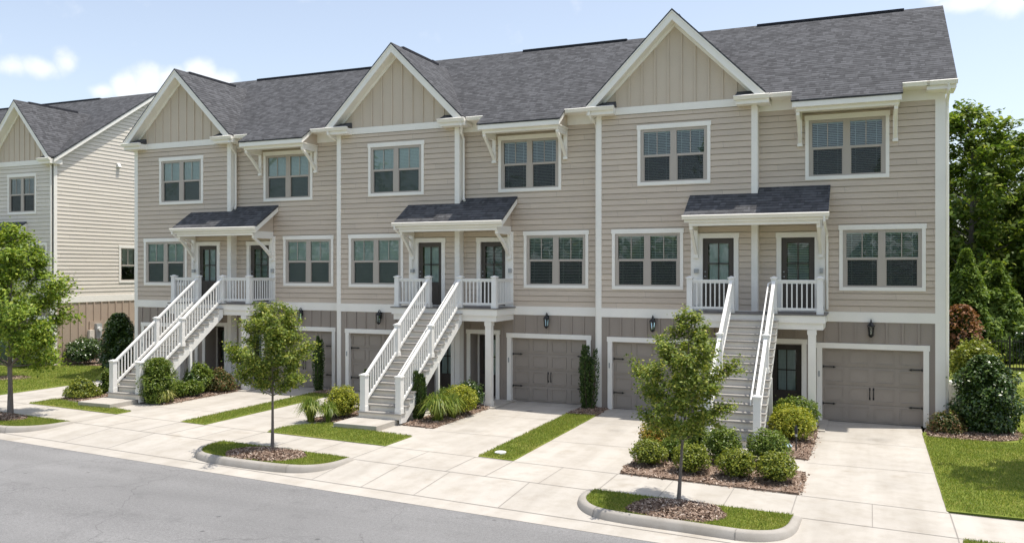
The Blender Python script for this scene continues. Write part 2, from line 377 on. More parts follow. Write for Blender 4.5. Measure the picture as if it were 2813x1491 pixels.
def np_obj(name, V, nper, mat, parent=None, loc=(0, 0, 0)):
    """faces of nper corners each, none shared."""
    V = np.asarray(V, dtype=np.float32).reshape(-1, 3); nf = len(V)//nper
    me = bpy.data.meshes.new(name)
    me.vertices.add(len(V)); me.vertices.foreach_set('co', V.ravel())
    me.loops.add(len(V)); me.loops.foreach_set('vertex_index', np.arange(len(V), dtype=np.int32))
    me.polygons.add(nf); me.polygons.foreach_set('loop_start', np.arange(nf, dtype=np.int32)*nper)
    me.update(calc_edges=True); me.materials.append(M[mat])
    o = bpy.data.objects.new(name, me); col.objects.link(o); o.location = loc
    if parent: o.parent = parent
    return o
def empty(name, loc, label, cat, group=None):
    o = bpy.data.objects.new(name, None); col.objects.link(o); o.location = loc; o.empty_display_size = .2
    tag(o, label, cat, group); return o
def tag(o, label, cat, group=None):
    o['label'] = label; o['category'] = cat
    if group: o['group'] = group
    return o
def struct(o): o['kind'] = 'structure'; return o
def stuff(o, label=None, cat=None):
    o['kind'] = 'stuff'
    if label: o['label'] = label
    if cat: o['category'] = cat
    return o
def copy_tree(o, parent=None, dx=0):
    c = o.copy(); col.objects.link(c)
    if parent is not None: c.parent = parent
    c.location.x += dx
    for ch in list(o.children): copy_tree(ch, c)
    return c

def cells(a, b, cuts):
    t = sorted({a, b, *[c for c in cuts if a < c < b]}); return list(zip(t[:-1], t[1:]))
def siding(mb, x0, x1, z0, z1, y, holes=(), lim=None, course=.178, lap=.022):
    """lapped boards facing -y; holes are (xa, xb, za, zb); lim(z) narrows the wall under a roof slope."""
    zc = z0
    while zc < z1-1e-4:
        zt = min(zc+course, z1)
        lip = True
        for za, zb in cells(zc, zt, [h[2] for h in holes]+[h[3] for h in holes]+[zt-.013]):
            slot = za >= zt-.0135
            ya = y-lap*(1-(za-zc)/course); yb = y-lap*(1-(zb-zc)/course); zm = (za+zb)/2
            if slot: ya = yb = y+.03
            hs = [h for h in holes if h[2] <= zm <= h[3]]
            la, lb = lim(za) if lim else (x0, x1); ta, tb = lim(zb) if lim else (x0, x1)
            for xa, xb in cells(x0, x1, [h[0] for h in hs]+[h[1] for h in hs]):
                xm = (xa+xb)/2
                if any(h[0] <= xm <= h[1] for h in hs): continue
                a0, b0, a1, b1 = max(xa, la), min(xb, lb), max(xa, ta), min(xb, tb)
                if b0 <= a0: continue
                if b1 < a1: a1 = b1 = (a1+b1)/2
                mb.quad((a0, ya, za), (b0, ya, za), (b1, yb, zb), (a1, yb, zb))
                if lip: mb.quad((a0, y+.03, za), (b0, y+.03, za), (b0, ya, za), (a0, ya, za))
            lip = False
        zc = zt
def boards(mb, x0, x1, z0, z1, y, holes=(), lim=None, step=.405, first=None, w=.055, t=.032):
    """flat boards with vertical battens over the joints, facing -y."""
    zs = [h[2] for h in holes]+[h[3] for h in holes]; xs = [h[0] for h in holes]+[h[1] for h in holes]
    if lim is None:
        for za, zb in cells(z0, z1, zs):
            for xa, xb in cells(x0, x1, xs):
                if any(h[0] <= (xa+xb)/2 <= h[1] and h[2] <= (za+zb)/2 <= h[3] for h in holes): continue
                mb.quad((xa, y, za), (xb, y, za), (xb, y, zb), (xa, y, zb))
    x = first if first is not None else x0+step
    while x < x1-.03:
        hs = [h for h in holes if h[0]-w/2 < x < h[1]+w/2]
        top = lim(x) if lim else z1
        for za, zb in cells(z0, top, [q for h in hs for q in h[2:4]]):
            if any(h[2] <= (za+zb)/2 <= h[3] for h in hs): continue
            mb.box(x-w/2, x+w/2, y-t, y+.005, za, zb)
        x += step

# ================================================================== THE TOWNHOUSES
W = 9.686                 # one pair of houses
YR, YB = 25.9, 25.6       # recessed wall and projecting bay
BX0, BX1 = -7.93, -3.05   # bay
ZBELT0, ZBELT1 = 2.86, 3.14
EAVE_Y, EAVE_Z, SL = 25.38, 9.43, .677
RIDGE_Y = 30.3; RIDGE_Z = EAVE_Z+SL*(RIDGE_Y-EAVE_Y)
GX, GPEAK, GHALF, GY = -5.46, 12.135, 2.68, 25.18

def make_window(parent, loc, open_blind=False):
    """double window with casing; origin at the casing's lower left on the wall plane."""
    m = MB()
    m.box(0, .095, -.04, .02, 0, 1.72); m.box(2.125, 2.22, -.04, .02, 0, 1.72)
    m.box(.095, 2.125, -.038, .02, 0, .105); m.box(-.02, 2.24, -.045, .02, 1.72, 1.86)
    w = m.build('window', 'trim', parent, loc)
    s = MB()
    for x0, x1 in ((.097, .19), (1.015, 1.205), (2.03, 2.123)): s.box(x0, x1, -.012, .07, .107, 1.718)
    for x0, x1 in ((.19, 1.015), (1.205, 2.03)):
        s.box(x0, x1, -.008, .07, .107, .15); s.box(x0, x1, -.008, .07, 1.635, 1.718)
        s.box(x0, x1, -.004, .05, .87, .94)
        xm = (x0+x1)/2; s.box(xm-.011, xm+.011, .012, .028, .94, 1.635)
        s.box(x0, x0+.028, .0, .05, .15, .87); s.box(x1-.028, x1, .0, .05, .15, .87)
    s.build('sash', 'sash', w)
    g = MB(); sc = MB(); b = MB(); r = MB()
    for x0, x1 in ((.19, 1.015), (1.205, 2.03)):
        g.quad((x0, .03, .94), (x1, .03, .94), (x1, .03, 1.635), (x0, .03, 1.635))
        g.quad((x0, .045, .15), (x1, .045, .15), (x1, .045, .87), (x0, .045, .87))
        sc.quad((x0, .01, .15), (x1, .01, .15), (x1, .01, .87), (x0, .01, .87))
        z = .14
        while z < 1.64:
            if open_blind: b.quad((x0, .065, z), (x1, .065, z), (x1, .085, z+.026), (x0, .085, z+.026))
            else: b.quad((x0, .064, z), (x1, .064, z), (x1, .068, z+.046), (x0, .068, z+.046))
            z += .050
        b.box(x0, x1, .06, .10, 1.60, 1.66)
        for xx in (x0+.14, x1-.14): b.box(xx-.006, xx+.006, .060, .063, .15, 1.6)
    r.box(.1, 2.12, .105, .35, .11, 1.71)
    g.build('pane', 'glass', w); sc.build('insect_screen', 'screen', w)
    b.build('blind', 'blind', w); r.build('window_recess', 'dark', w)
    return w
def make_door(parent, loc, wd=.92, top=2.15, curtain=False):
    """front door in its casing; origin at the opening's lower left on the wall plane."""
    s = MB()
    gx0, gx1, gz0, gz1 = .15, wd-.15, .80, top-.15
    s.box(0, gx0, .05, .10, 0, top); s.box(gx1, wd, .05, .10, 0, top); s.box(gx0, gx1, .05, .10, gz1, top); s.box(gx0, gx1, .05, .10, 0, gz0)
    xm = (gx0+gx1)/2; zm = (gz0+gz1)/2
    s.box(xm-.018, xm+.018, .055, .09, gz0, gz1); s.box(gx0, gx1, .055, .09, zm-.018, zm+.018)
    for a, b in ((gx0, xm-.05), (xm+.05, gx1)):
        s.box(a, b, .04, .05, .15, gz0-.12)
    d = s.build('front_door', 'door', parent, loc)
    MB().box(-.135, 0, -.04, .10, 0, top+.002).box(wd, wd+.135, -.04, .10, 0, top+.002).box(-.155, wd+.155, -.045, .10, top+.002, top+.15).build('door_frame', 'trim', d)
    MB().quad((gx0, .07, gz0), (gx1, .07, gz0), (gx1, .07, gz1), (gx0, .07, gz1)).build('pane', 'glass', d)
    b = MB()
    if curtain: b.quad((gx0+.03, .13, gz0), (gx1-.03, .13, gz0), (gx1-.03, .13, gz1), (gx0+.03, .13, gz1))
    else:
        z = gz0
        while z < gz1: b.quad((gx0+.02, .12, z), (gx1-.02, .12, z), (gx1-.02, .14, z+.03), (gx0+.02, .14, z+.03)); z += .05
    b.build('blind', 'curtain' if curtain else 'blind', d)
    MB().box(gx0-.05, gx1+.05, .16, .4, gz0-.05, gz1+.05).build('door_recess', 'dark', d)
    MB().lathe((.07, .02, 1.0), [(.03, 0), (.03, .03)], 8).lathe((.07, .02, 1.14), [(.025, 0), (.025, .03)], 8).bar((.07, .01, 1.015), (.07, .05, 1.015), .03, .03).build('handle', 'grey', d)
    return d
def make_garage(parent, loc, wd=2.62, top=2.10):
    s = MB()
    y = .14
    s.box(0, wd, y, y+.05, 0.01, top)
    rows = 4; cols = 4; rh = top/rows; cw = wd/cols
    for i in range(rows):
        s.box(0, wd, y-.016, y, i*rh+.014, (i+1)*rh-.010)
        for j in range(cols):
            x0, x1, z0, z1 = j*cw+.07, (j+1)*cw-.07, i*rh+.075, (i+1)*rh-.07
            f = .026
            s.box(x0, x1, y-.036, y-.016, z0, z0+f); s.box(x0, x1, y-.036, y-.016, z1-f, z1)
            s.box(x0, x0+f, y-.036, y-.016, z0+f, z1-f); s.box(x1-f, x1, y-.036, y-.016, z0+f, z1-f)
    g = s.build('garage_door', 'garage', parent, loc)
    fr = MB()
    fr.box(-.14, 0, -.04, .2, 0, top); fr.box(wd, wd+.14, -.04, .2, 0, top); fr.box(-.16, wd+.16, -.045, .2, top, top+.15)
    fr.build('garage_frame', 'trim', g)
    for zz in (rh*3-.02, rh*1-.02):
        for sx, x in ((1, .01), (-1, wd-.01)):
            MB().box(min(x, x+sx*.28), max(x, x+sx*.28), y-.048, y-.034, zz-.012, zz+.012).prism([(x+sx*.28, zz-.03), (x+sx*.36, zz), (x+sx*.28, zz+.03)], 'y', y-.048, y-.034).box(min(x, x+sx*.03), max(x, x+sx*.03), y-.05, y-.03, zz-.035, zz+.035).build('strap_hinge', 'black', g)
    for x in (wd/2-.05, wd/2+.05):
        MB().tube([(x, y-.02, .70), (x, y-.055, .74), (x, y-.06, .83), (x, y-.055, .92), (x, y-.02, .96)], .012, 6).box(x-.022, x+.022, y-.025, y-.01, .66, .73).box(x-.022, x+.022, y-.025, y-.01, .93, 1.0).build('handle', 'black', g)
    MB().box(-.10, -.06, -.055, -.04, 1.28, 1.44).build('keypad', 'grey', g)
    return g
def newel(mb, x, y, z0, z1, s=.075):
    mb.box(x-s, x+s, y-s, y+s, z0, z1-.07)
    mb.box(x-s-.012, x+s+.012, y-s-.012, y+s+.012, z0, z0+.14)
    mb.box(x-s-.025, x+s+.025, y-s-.025, y+s+.025, z1-.07, z1-.035)
    c = [(x-s-.01, y-s-.01, z1-.035), (x+s+.01, y-s-.01, z1-.035), (x+s+.01, y+s+.01, z1-.035), (x-s-.01, y+s+.01, z1-.035), (x-.02, y-.02, z1), (x+.02, y-.02, z1), (x+.02, y+.02, z1), (x-.02, y+.02, z1)]
    mb.add(c, [(4,5,6,7), (0,1,5,4), (1,2,6,5), (2,3,7,6), (3,0,4,7)])
def railing(mb, p, q, ht, hb, step=.125):
    """rails at ht and hb above the line p-q with upright balusters between."""
    p, q = Vector(p), Vector(q); up = Vector((0, 0, 1))
    mb.bar(p+up*ht, q+up*ht, .085, .045); mb.bar(p+up*(ht-.05), q+up*(ht-.05), .045, .05); mb.bar(p+up*hb, q+up*hb, .05, .07)
    L = math.hypot(q.x-p.x, q.y-p.y); n = max(2, int(L/step))
    for i in range(1, n):
        c = p.lerp(q, i/n); h = .017
        mb.box(c.x-h, c.x+h, c.y-h, c.y+h, c.z+hb, c.z+ht-.05)
RISE = (3.12-.15)/17; RUN = .24; SY = 20.55; SX0, SX1 = -3.62, -2.46
def make_stairs(parent):
    t = MB(); r = MB()
    for i in range(16):
        z = .15+RISE*(i+1); y = SY+RUN*i
        t.box(SX0-.13, SX1+.13, y-.045, y+RUN, z-.034, z)
    for i in range(17):
        z = .15+RISE*i; y = SY+RUN*i
        x0, x1 = (SX0-.11, SX1+.11)
        r.box(x0, x1, y, y+.02, z+.0005, z+RISE-.039)
    st = t.build('staircase', 'tread', parent)
    r.build('riser', 'riser', st)
    for x in (SX0-.10, SX1+.06):
        pts = [(SY, .15)]
        for i in range(16):
            pts += [(SY+RUN*i+.004, .15+RISE*(i+1)-.04), (SY+RUN*(i+1)+.004, .15+RISE*(i+1)-.04)]
        pts += [(SY+RUN*16+.005, 2.72), (SY+RUN*16+.005, 2.62), (SY+.30, .05), (SY, .05)]
        MB().prism(pts, 'x', x, x+.04).build('stringer', 'rail', st)
    zl = lambda y: .15+RISE+(y-SY)*RISE/RUN
    ys = (20.66, 22.5, 24.48)
    for x in (SX0, SX1):
        m = MB(); newel(m, x, ys[0], .15+RISE, 1.39, .085); m.build('newel_post', 'rail', st)
        m = MB(); newel(m, x, ys[1], zl(ys[1])-.05, 2.71, .07); m.build('newel_post', 'rail', st)
        for a, b in ((ys[0]+.085, ys[1]-.07), (ys[1]+.07, ys[2]-.07)):
            m = MB(); railing(m, (x, a, zl(a)), (x, b, zl(b)), .86, .12); m.build('stair_railing', 'rail', st)
    m = MB(); xr = SX1-.15
    pts = [(xr, y_, zl(y_)+.80) for y_ in (ys[0]+.05, ys[1], ys[2]-.05)]
    m.tube([(xr, ys[0]+.02, zl(ys[0])+.72)]+pts+[(xr+.08, ys[2], zl(ys[2])+.80)], .022, 8)
    for y_ in (ys[0]+.25, ys[1]-.1, ys[1]+.3, ys[2]-.3): m.bar((xr, y_, zl(y_)+.78), (SX1-.03, y_, zl(y_)+.74), .02, .02)
    m.build('grab_rail', 'rail', st)
    for x in (SX0-.08, SX1+.08): MB().box(x-.045, x+.045, 22.75, 22.84, -.02, zl(22.8)-.42).build('support_post', 'rail', st)
    return st
def lantern(parent, x, y, z):
    m = MB(); m.lathe((x, y-.13, z-.16), [(.02, -.06), (.055, -.03), (.07, 0), (.085, .02), (.04, .02)], 8)
    for k in range(6):
        a = math.pi/3*k; m.bar((x+.062*math.cos(a), y-.13+.062*math.sin(a), z-.15), (x+.085*math.cos(a), y-.13+.085*math.sin(a), z+.10), .014, .014, (0, 1, 0))
    m.lathe((x, y-.13, z+.10), [(.105, 0), (.10, .02), (.06, .07), (.03, .10), (.015, .15)], 8)
    m.tube([(x, y-.13, z+.22), (x+.0, y-.10, z+.285), (x, y-.04, z+.25), (x, y, z+.15)], .013, 6)
    m.box(x-.05, x+.05, y-.03, y, z-.02, z+.2)
    l = m.build('wall_lantern', 'black', parent)
    MB().lathe((x, y-.13, z-.14), [(.05, 0), (.072, .22)], 6).build('lantern_glass', 'glass', l)
    return l
def gutter(mb, x0, x1, y, z):
    mb.prism([(y, z), (y-.11, z), (y-.13, z-.02), (y-.10, z-.07), (y-.075, z-.12), (y, z-.12)], 'x', x0, x1)
def roof_slab(mb, a, b, c, d, th=.07):
    """a-b along the eave, c-d along the top; thickness straight down."""
    vs = [a, b, c, d]; vs += [(p[0], p[1], p[2]-th) for p in vs]
    mb.add(vs, [(0,1,2,3), (7,6,5,4), (0,4,5,1), (1,5,6,2), (2,6,7,3), (3,7,4,0)])
def knee_brace(parent, name, x0, x1, yw, zt, zb, reach):
    """post on the wall, arm under the beam and a slanting brace between."""
    m = MB(); xm0, xm1 = x0+.012, x1-.012
    m.box(x0, x1, yw-.07, yw, zb, zt); m.box(x0-.012, x1+.012, yw-.095, yw, zb-.03, zb+.035)
    m.box(xm0, xm1, yw-reach, yw-.07, zt-.10, zt)
    P = [(yw-.07, zb+.06), (yw-.07, zb+.22), (yw-.24, zb+.50), (yw-reach+.13, zt-.10), (yw-reach, zt-.10), (yw-reach+.02, zt-.16), (yw-.29, zb+.42), (yw-.11, zb+.08)]
    # curved strut in two flat pieces
    m.prism([(yw-.07, zb+.06), (yw-.07, zb+.20), (yw-.10-reach*.32, zb+(zt-zb)*.56), (yw-.05-reach*.48, zb+(zt-zb)*.52)], 'x', xm0+.006, xm1-.006)
    m.prism([(yw-.10-reach*.32, zb+(zt-zb)*.56), (yw-.05-reach*.48, zb+(zt-zb)*.52), (yw-reach, zt-.10), (yw-reach+.13, zt-.10)], 'x', xm0+.005, xm1-.005)
    return m.build(name, 'trim', parent)
def porch_roof(parent, x0, x1, dy=0, split=BX1):
    ye, ze, s = 24.59+dy, 5.93, .64
    m = MB()
    zb = ze+s*(YB+dy-ye); zr = ze+s*(YR+dy-ye)
    roof_slab(m, (x0, ye, ze), (split, ye, ze), (split, YB-.005+dy, zb), (x0, YB-.005+dy, zb), .06)
    if x1 > split: roof_slab(m, (split, ye, ze), (x1, ye, ze), (x1, YR-.02+dy, zr-.01), (split, YR-.02+dy, zr-.01), .06)
    return m.build('porch_roof', 'shingle', parent)

def make_pair(P):
    """everything that repeats with each pair of houses; returns the list of parts."""
    L = []
    A = L.append
    # ---- walls
    LLw, ULw, URw, LRw = (-7.42, YB, 3.73), (-6.61, YB, 6.91), (-1.735, YR, 6.91), (-.82, YR, 3.74)
    hole = lambda p: (p[0]+.05, p[0]+2.17, p[2]+.05, p[2]+1.80)
    dL, dR = (-4.62, YB), (-2.40, YR)
    m = MB(); siding(m, BX0+.1, BX1-.08, ZBELT1, 9.14, YB, [hole(LLw), hole(ULw), (dL[0]-.06, dL[0]+.98, 3.14, 5.36)]); m.quad((BX1, YB, 2.7), (BX1, YR, 2.7), (BX1, YR, 9.4), (BX1, YB, 9.4)); A(m.build('siding_wall', 'siding', P))
    xe = BX0+W
    m = MB(); siding(m, BX1, xe+.1, ZBELT1, 9.32, YR, [hole(LRw), hole(URw), (dR[0]-.06, dR[0]+.98, 3.14, 5.36)]); A(m.build('siding_wall', 'siding', P))
    gL, gR = (-7.42, YB), (-1.28, YR)
    eL, eR = (-4.30, YB), (-2.78, YR)
    m = MB(); boards(m, BX0+.1, BX1-.08, -.05, ZBELT0, YB, [(gL[0]-.07, gL[0]+2.69, -.05, 2.17), (eL[0], eL[0]+.95, -.05, 2.19)], first=-7.55)
    m.quad((BX1, YB, -.05), (BX1, YR, -.05), (BX1, YR, 2.9), (BX1, YB, 2.9)); A(m.build('batten_wall', 'batten', P))
    m = MB(); boards(m, BX1, xe+.1, -.05, ZBELT0, YR, [(gR[0]-.07, gR[0]+2.69, -.05, 2.17), (eR[0], eR[0]+.95, -.05, 2.19)], first=-2.82); A(m.build('batten_wall', 'batten', P))
    # ---- gable
    zr = lambda x: GPEAK-.50-abs(x-GX)*(GPEAK-.50-9.36)/(2.25)
    m = MB(); m.poly([(GX-2.60, YB, 9.34), (GX+2.60, YB, 9.34), (GX+.0, YB, GPEAK-.17)])
    boards(m, GX-2.15, GX+2.2, 9.34, 9, YB, lim=lambda x: max(9.35, GPEAK-.20-abs(x-GX)*1.0), step=.405, first=GX-4*.405-.2)
    A(m.build('gable_wall', 'gable', P))
    m = MB(); m.box(BX0, BX1, YB-.035, YB+.02, 9.14, 9.36); A(m.build('gable_belt_board', 'trim', P))
    # roof of the gable: two slopes running back to the main roof
    yv = EAVE_Y+(GPEAK-EAVE_Z)/SL
    m = MB(); zt = GPEAK; ze = GPEAK-GHALF
    yvl = EAVE_Y+(ze-EAVE_Z)/SL
    for sx in (-1, 1):
        a, b, c, d = (GX+sx*GHALF, GY, ze), (GX+sx*GHALF, yvl+.02, ze), (GX, yv, zt), (GX, GY, zt)
        roof_slab(m, a, b, c, d, .06)
    A(m.build('gable_roof', 'shingle_y', P))
    m = MB(); m.box(GX-.07, GX+.07, GY+.75, yv-.8, zt-.05, zt+.028); A(m.build('ridge_vent', 'vent', P))
    # rake boards and the soffit behind them
    m = MB()
    for sx in (-1, 1):
        def S(o, y): return [(GX, y, zt-.062-o), (GX+sx*(GHALF-.02), y, ze-.042-o)]
        (p0, p1), (q0, q1) = S(.0, 0), S(.27, 0)
        pr = [(p0[0], p0[2]), (p1[0], p1[2]), (q1[0]-sx*.0, q1[2]+.10), (q1[0]-sx*.20, q1[2]+.17), (q0[0], q0[2])]
        m.prism(pr, 'y', GY+.02, GY+.06)
        s0, s1 = (GX, zt-.305), (GX+sx*(GHALF-.30), ze+.30-.305)
        m.prism([s0, s1, (s1[0], s1[1]-.03), (s0[0], s0[1]-.03)], 'y', GY+.06, YB-.002)
        m.prism([(GX, zt-.33), (s1[0], s1[1]-.025), (s1[0]-sx*.0, s1[1]-.12), (GX, zt-.45)], 'y', YB-.045, YB-.004)
        # drip moulding along the roof edge
        m.prism([(GX, zt-.062), (GX+sx*(GHALF+.0), ze-.062), (GX+sx*(GHALF+.0), ze-.10), (GX, zt-.10)], 'y', GY-.005, GY+.02)
    A(m.build('rake_board', 'trim', P))
    # boxed eave returns with their own scrap of roof
    for x0, x1, lx0, lx1 in ((-8.20, -7.25, -7.86, -7.27), (-3.66, -2.66, -3.63, -3.02)):
        m = MB(); m.box(x0+.06, x1-.03, GY+.06, YB+.28, 9.13, 9.34); gutter(m, x0, x1, GY+.06, 9.37); r = m.build('eave_return', 'trim', P); A(r)
        m = MB(); m.add([(lx0, GY+.02, 9.372), (lx1, GY+.02, 9.372), (lx1-.02, YB-.03, 9.56), (lx0+.02, YB-.03, 9.56), (lx0, YB-.03, 9.372), (lx1, YB-.03, 9.372)], [(0,1,2,3), (0,3,4), (1,5,2)]); m.build('return_roof', 'shingle', r)
    # ---- recessed eave, hood over the upper window
    HX0, HX1, HY = -2.05, .80, 24.83
    HZ = EAVE_Z-SL*(EAVE_Y-HY)
    m = MB(); gutter(m, -2.66, HX0, EAVE_Y+.03, 9.40); gutter(m, HX1, 1.47, EAVE_Y+.03, 9.40)
    m.box(-2.66, 1.46, EAVE_Y+.03, YR+.02, 9.28, 9.31)
    A(m.build('gutter', 'trim', P))
    for xa, xb in ((-3.05, HX0+.12), (HX1-.12, xe)): A(MB().box(xa, xb, YR-.04, YR, 8.98, 9.28).build('frieze_board', 'trim', P))
    m = MB(); roof_slab(m, (HX0, HY, HZ), (HX1, HY, HZ), (HX1, EAVE_Y-.003, EAVE_Z-.002), (HX0, EAVE_Y-.003, EAVE_Z-.002), .05); h = m.build('window_hood', 'shingle', P); A(h)
    m = MB(); m.box(HX0+.03, HX1-.03, HY+.02, HY+.06, HZ-.20, HZ-.052)
    for x in (HX0+.03, HX1-.07):
        m.prism([(HY+.06, HZ-.20), (HY+.06, HZ-.03), (EAVE_Y+.4, HZ+.62), (EAVE_Y+.4, HZ+.44)], 'x', x, x+.04)
    m.build('fascia', 'trim', h)
    m = MB(); m.box(HX0+.06, HX1-.06, HY+.06, YR-.05, HZ-.20, HZ-.17); m.build('soffit', 'trim', h)
    m = MB(); m.box(HX0+.13, HX1-.10, HY+.16, HY+.26, HZ-.30, HZ-.20); m.box(HX0+.13, HX0+.23, HY+.26, YR, HZ-.30, HZ-.20); m.box(HX1-.20, HX1-.10, HY+.26, YR, HZ-.30, HZ-.20); m.build('hood_beam', 'trim', h)
    for xa in (HX0+.10, HX1-.14): MB().prism([(HY+.2, HZ-.17), (YR, HZ-.17), (YR, HZ+.62)], 'x', xa, xa+.04).build('hood_cheek', 'siding', h)
    for x in (-1.94, .575):
        knee_brace(h, 'knee_brace', x, x+.12, YR, HZ-.30, 7.92, .86)
    # ---- trim boards
    for x0, x1 in ((BX0, BX0+.17), (BX1-.16, BX1)):
        m = MB(); m.box(x0, x1, YB-.03, YB+.1, ZBELT1, 9.14); m.box(x0+.004, x1, YB-.028, YB+.1, -.05, ZBELT0)
        if x0 > -5: m.box(x1, x1+.02, YB-.028, YR, -.05, 9.1)
        A(m.build('corner_board', 'trim', P))
    m = MB(); m.box(BX0, BX1, YB-.035, YB+.02, ZBELT0, ZBELT1); m.box(BX1, xe+.0, YR-.035, YR+.02, ZBELT0, ZBELT1); m.box(BX0-.01, xe, YB-.0, YB+.0005, 0, .0005)
    A(m.build('belt_board', 'trim', P))
    # ---- openings
    A(make_window(P, LLw)); A(make_window(P, ULw)); A(make_window(P, URw, True)); A(make_window(P, LRw, True))
    A(make_door(P, (dL[0], YB, 3.12), .91, 2.15, True)); A(make_door(P, (dR[0], YR, 3.12), .92, 2.15))
    A(make_garage(P, (gL[0], gL[1], 0))); A(make_garage(P, (gR[0], gR[1], 0)))
    for (x, y) in (eL, eR):       # entries under the porch, set back in the wall
        m = MB(); m.box(x-.13, x+.0, y-.035, y+.02, 0, 2.19); m.box(x+.95, x+1.08, y-.035, y+.02, 0, 2.19); m.box(x-.15, x+1.10, y-.04, y+.02, 2.19, 2.33)
        e = m.build('entry_surround', 'trim', P); A(e)
        m = MB(); m.quad((x, y, -.05), (x, y+.7, -.05), (x, y+.7, 2.19), (x, y, 2.19)); m.quad((x+.95, y, -.05), (x+.95, y+.7, -.05), (x+.95, y+.7, 2.19), (x+.95, y, 2.19)); m.quad((x, y, 2.19), (x+.95, y, 2.19), (x+.95, y+.7, 2.19), (x, y+.7, 2.19)); m.build('entry_reveal', 'batten', e)
        d = MB(); d.box(x+.06, x+.20, y+.62, y+.67, 0, 2.1); d.box(x+.75, x+.89, y+.62, y+.67, 0, 2.1); d.box(x+.20, x+.75, y+.62, y+.67, 1.95, 2.1); d.box(x+.20, x+.75, y+.62, y+.67, 0, .75); d.box(x+.46, x+.49, y+.63, y+.66, .75, 1.95); d.box(x+.2, x+.75, y+.63, y+.66, 1.34, 1.37)
        dd = d.build('entry_door', 'door', P); A(dd)
        MB().box(x, x+.055, y+.58, y+.70, 0, 2.19).box(x+.895, x+.95, y+.58, y+.70, 0, 2.19).box(x+.055, x+.895, y+.58, y+.7, 2.11, 2.19).build('door_frame', 'trim', dd)
        MB().quad((x+.2, y+.645, .75), (x+.75, y+.645, .75), (x+.75, y+.645, 1.95), (x+.2, y+.645, 1.95)).build('pane', 'glass', dd)
        MB().quad((x+.23, y+.70, .75), (x+.72, y+.70, .75), (x+.72, y+.70, 1.95), (x+.23, y+.70, 1.95)).build('blind', 'curtain', dd)
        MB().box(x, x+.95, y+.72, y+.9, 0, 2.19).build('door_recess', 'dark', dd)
    A(lantern(P, -6.11, YB-.02, 2.66)); A(lantern(P, .014, YR-.02, 2.66))
    # ---- porch
    DX0, DX1, DY = -4.95, -1.13, 24.38
    m = MB(); m.box(DX0-.03, DX1+.03, DY-.03, YB-.036, 3.085, 3.12); m.box(BX1+.03, DX1+.03, YB-.036, YR-.036, 3.085, 3.12); pd = m.build('porch_deck', 'deck', P); A(pd)
    m = MB(); m.box(DX0, DX1, DY, DY+.04, 2.88, 3.085); m.box(DX0, DX0+.04, DY+.04, YB-.036, 2.88, 3.085); m.box(DX1-.04, DX1, DY+.04, YR-.036, 2.88, 3.085)
    m.box(DX0+.05, DX1-.05, DY+.05, DY+.09, 2.70, 2.88); m.box(DX0+.05, DX0+.09, DY+.09, YB-.036, 2.70, 2.88); m.box(DX1-.09, DX1-.05, DY+.09, YR-.036, 2.70, 2.88)
    m.build('deck_band', 'trim', pd)
    m = MB(); m.box(DX0+.09, DX1-.09, DY+.09, YB, 2.84, 2.86); m.build('deck_soffit', 'trim', pd)
    for x in (-4.55, -1.47):
        m = MB(); y = 24.56; s = .1
        m.box(x-s, x+s, y-s, y+s, -.02, 2.70); m.box(x-s-.02, x+s+.02, y-s-.02, y+s+.02, -.02, .16); m.box(x-s-.018, x+s+.018, y-s-.018, y+s+.018, 2.56, 2.69); A(m.build('porch_column', 'trim', P))
    ny = 24.5
    nx = (-4.79, SX0, SX1, -1.26)
    for x in nx:
        m = MB(); newel(m, x, ny, 3.12, 4.155, .078); A(m.build('newel_post', 'rail', P))
    for a, b in ((0, 1), (2, 3)):
        m = MB(); railing(m, (nx[a]+.078, ny, 3.12), (nx[b]-.078, ny, 3.12), .91, .13); A(m.build('porch_railing', 'rail', P))
    m = MB(); railing(m, (nx[0], ny+.08, 3.12), (nx[0], YB-.04, 3.12), .91, .13); A(m.build('porch_railing', 'rail', P))
    m = MB(); railing(m, (nx[3], ny+.08, 3.12), (nx[3], YR-.04, 3.12), .91, .13); A(m.build('porch_railing', 'rail', P))
    A(make_stairs(P))
    # ---- porch roof
    pr_ = porch_roof(P, -5.0, -1.05); A(pr_)
    m = MB(); gutter(m, -5.03, -1.03, 24.61, 5.905); m.build('gutter', 'trim', pr_)
    m = MB(); m.box(-4.86, -1.27, 24.70, 24.80, 5.60, 5.80); m.box(-4.86, -4.76, 24.80, YB-.04, 5.60, 5.76); m.box(-1.37, -1.27, 24.80, YR-.04, 5.60, 5.76)
    m.box(-4.97, -1.08, 24.63, 24.69, 5.70, 5.86); m.build('porch_beam', 'trim', pr_)
    m = MB(); m.box(-4.76, -1.37, 24.80, YB-.04, 5.72, 5.74); m.box(-3.03, -1.37, YB-.04, YR-.04, 5.72, 5.74); m.build('porch_ceiling', 'trim', pr_)
    for x, yb in ((-4.98, YB), (-1.09, YR)):
        m = MB(); m.prism([(24.62, 5.70), (24.62, 5.885), (yb-.02, 5.885+.64*(yb-24.64)), (yb-.02, 5.885+.64*(yb-24.64)-.17)], 'x', x, x+.03); m.build('rake_board', 'trim', pr_)
    MB().prism([(24.8, 5.75), (YB-.01, 5.75), (YB-.01, 6.36)], 'x', -4.85, -4.82).build('porch_cheek', 'siding', pr_)
    MB().prism([(24.8, 5.75), (YR-.03, 5.75), (YR-.03, 6.50)], 'x', -1.31, -1.28).build('porch_cheek', 'siding', pr_)
    for x0, x1, yw in ((-4.97, -4.755, YB), (-1.40, -1.195, YR)):
        m = MB(); m.box(x0, x1, yw-.03, yw+.01, 3.14, 5.60); A(m.build('pilaster', 'trim', P))
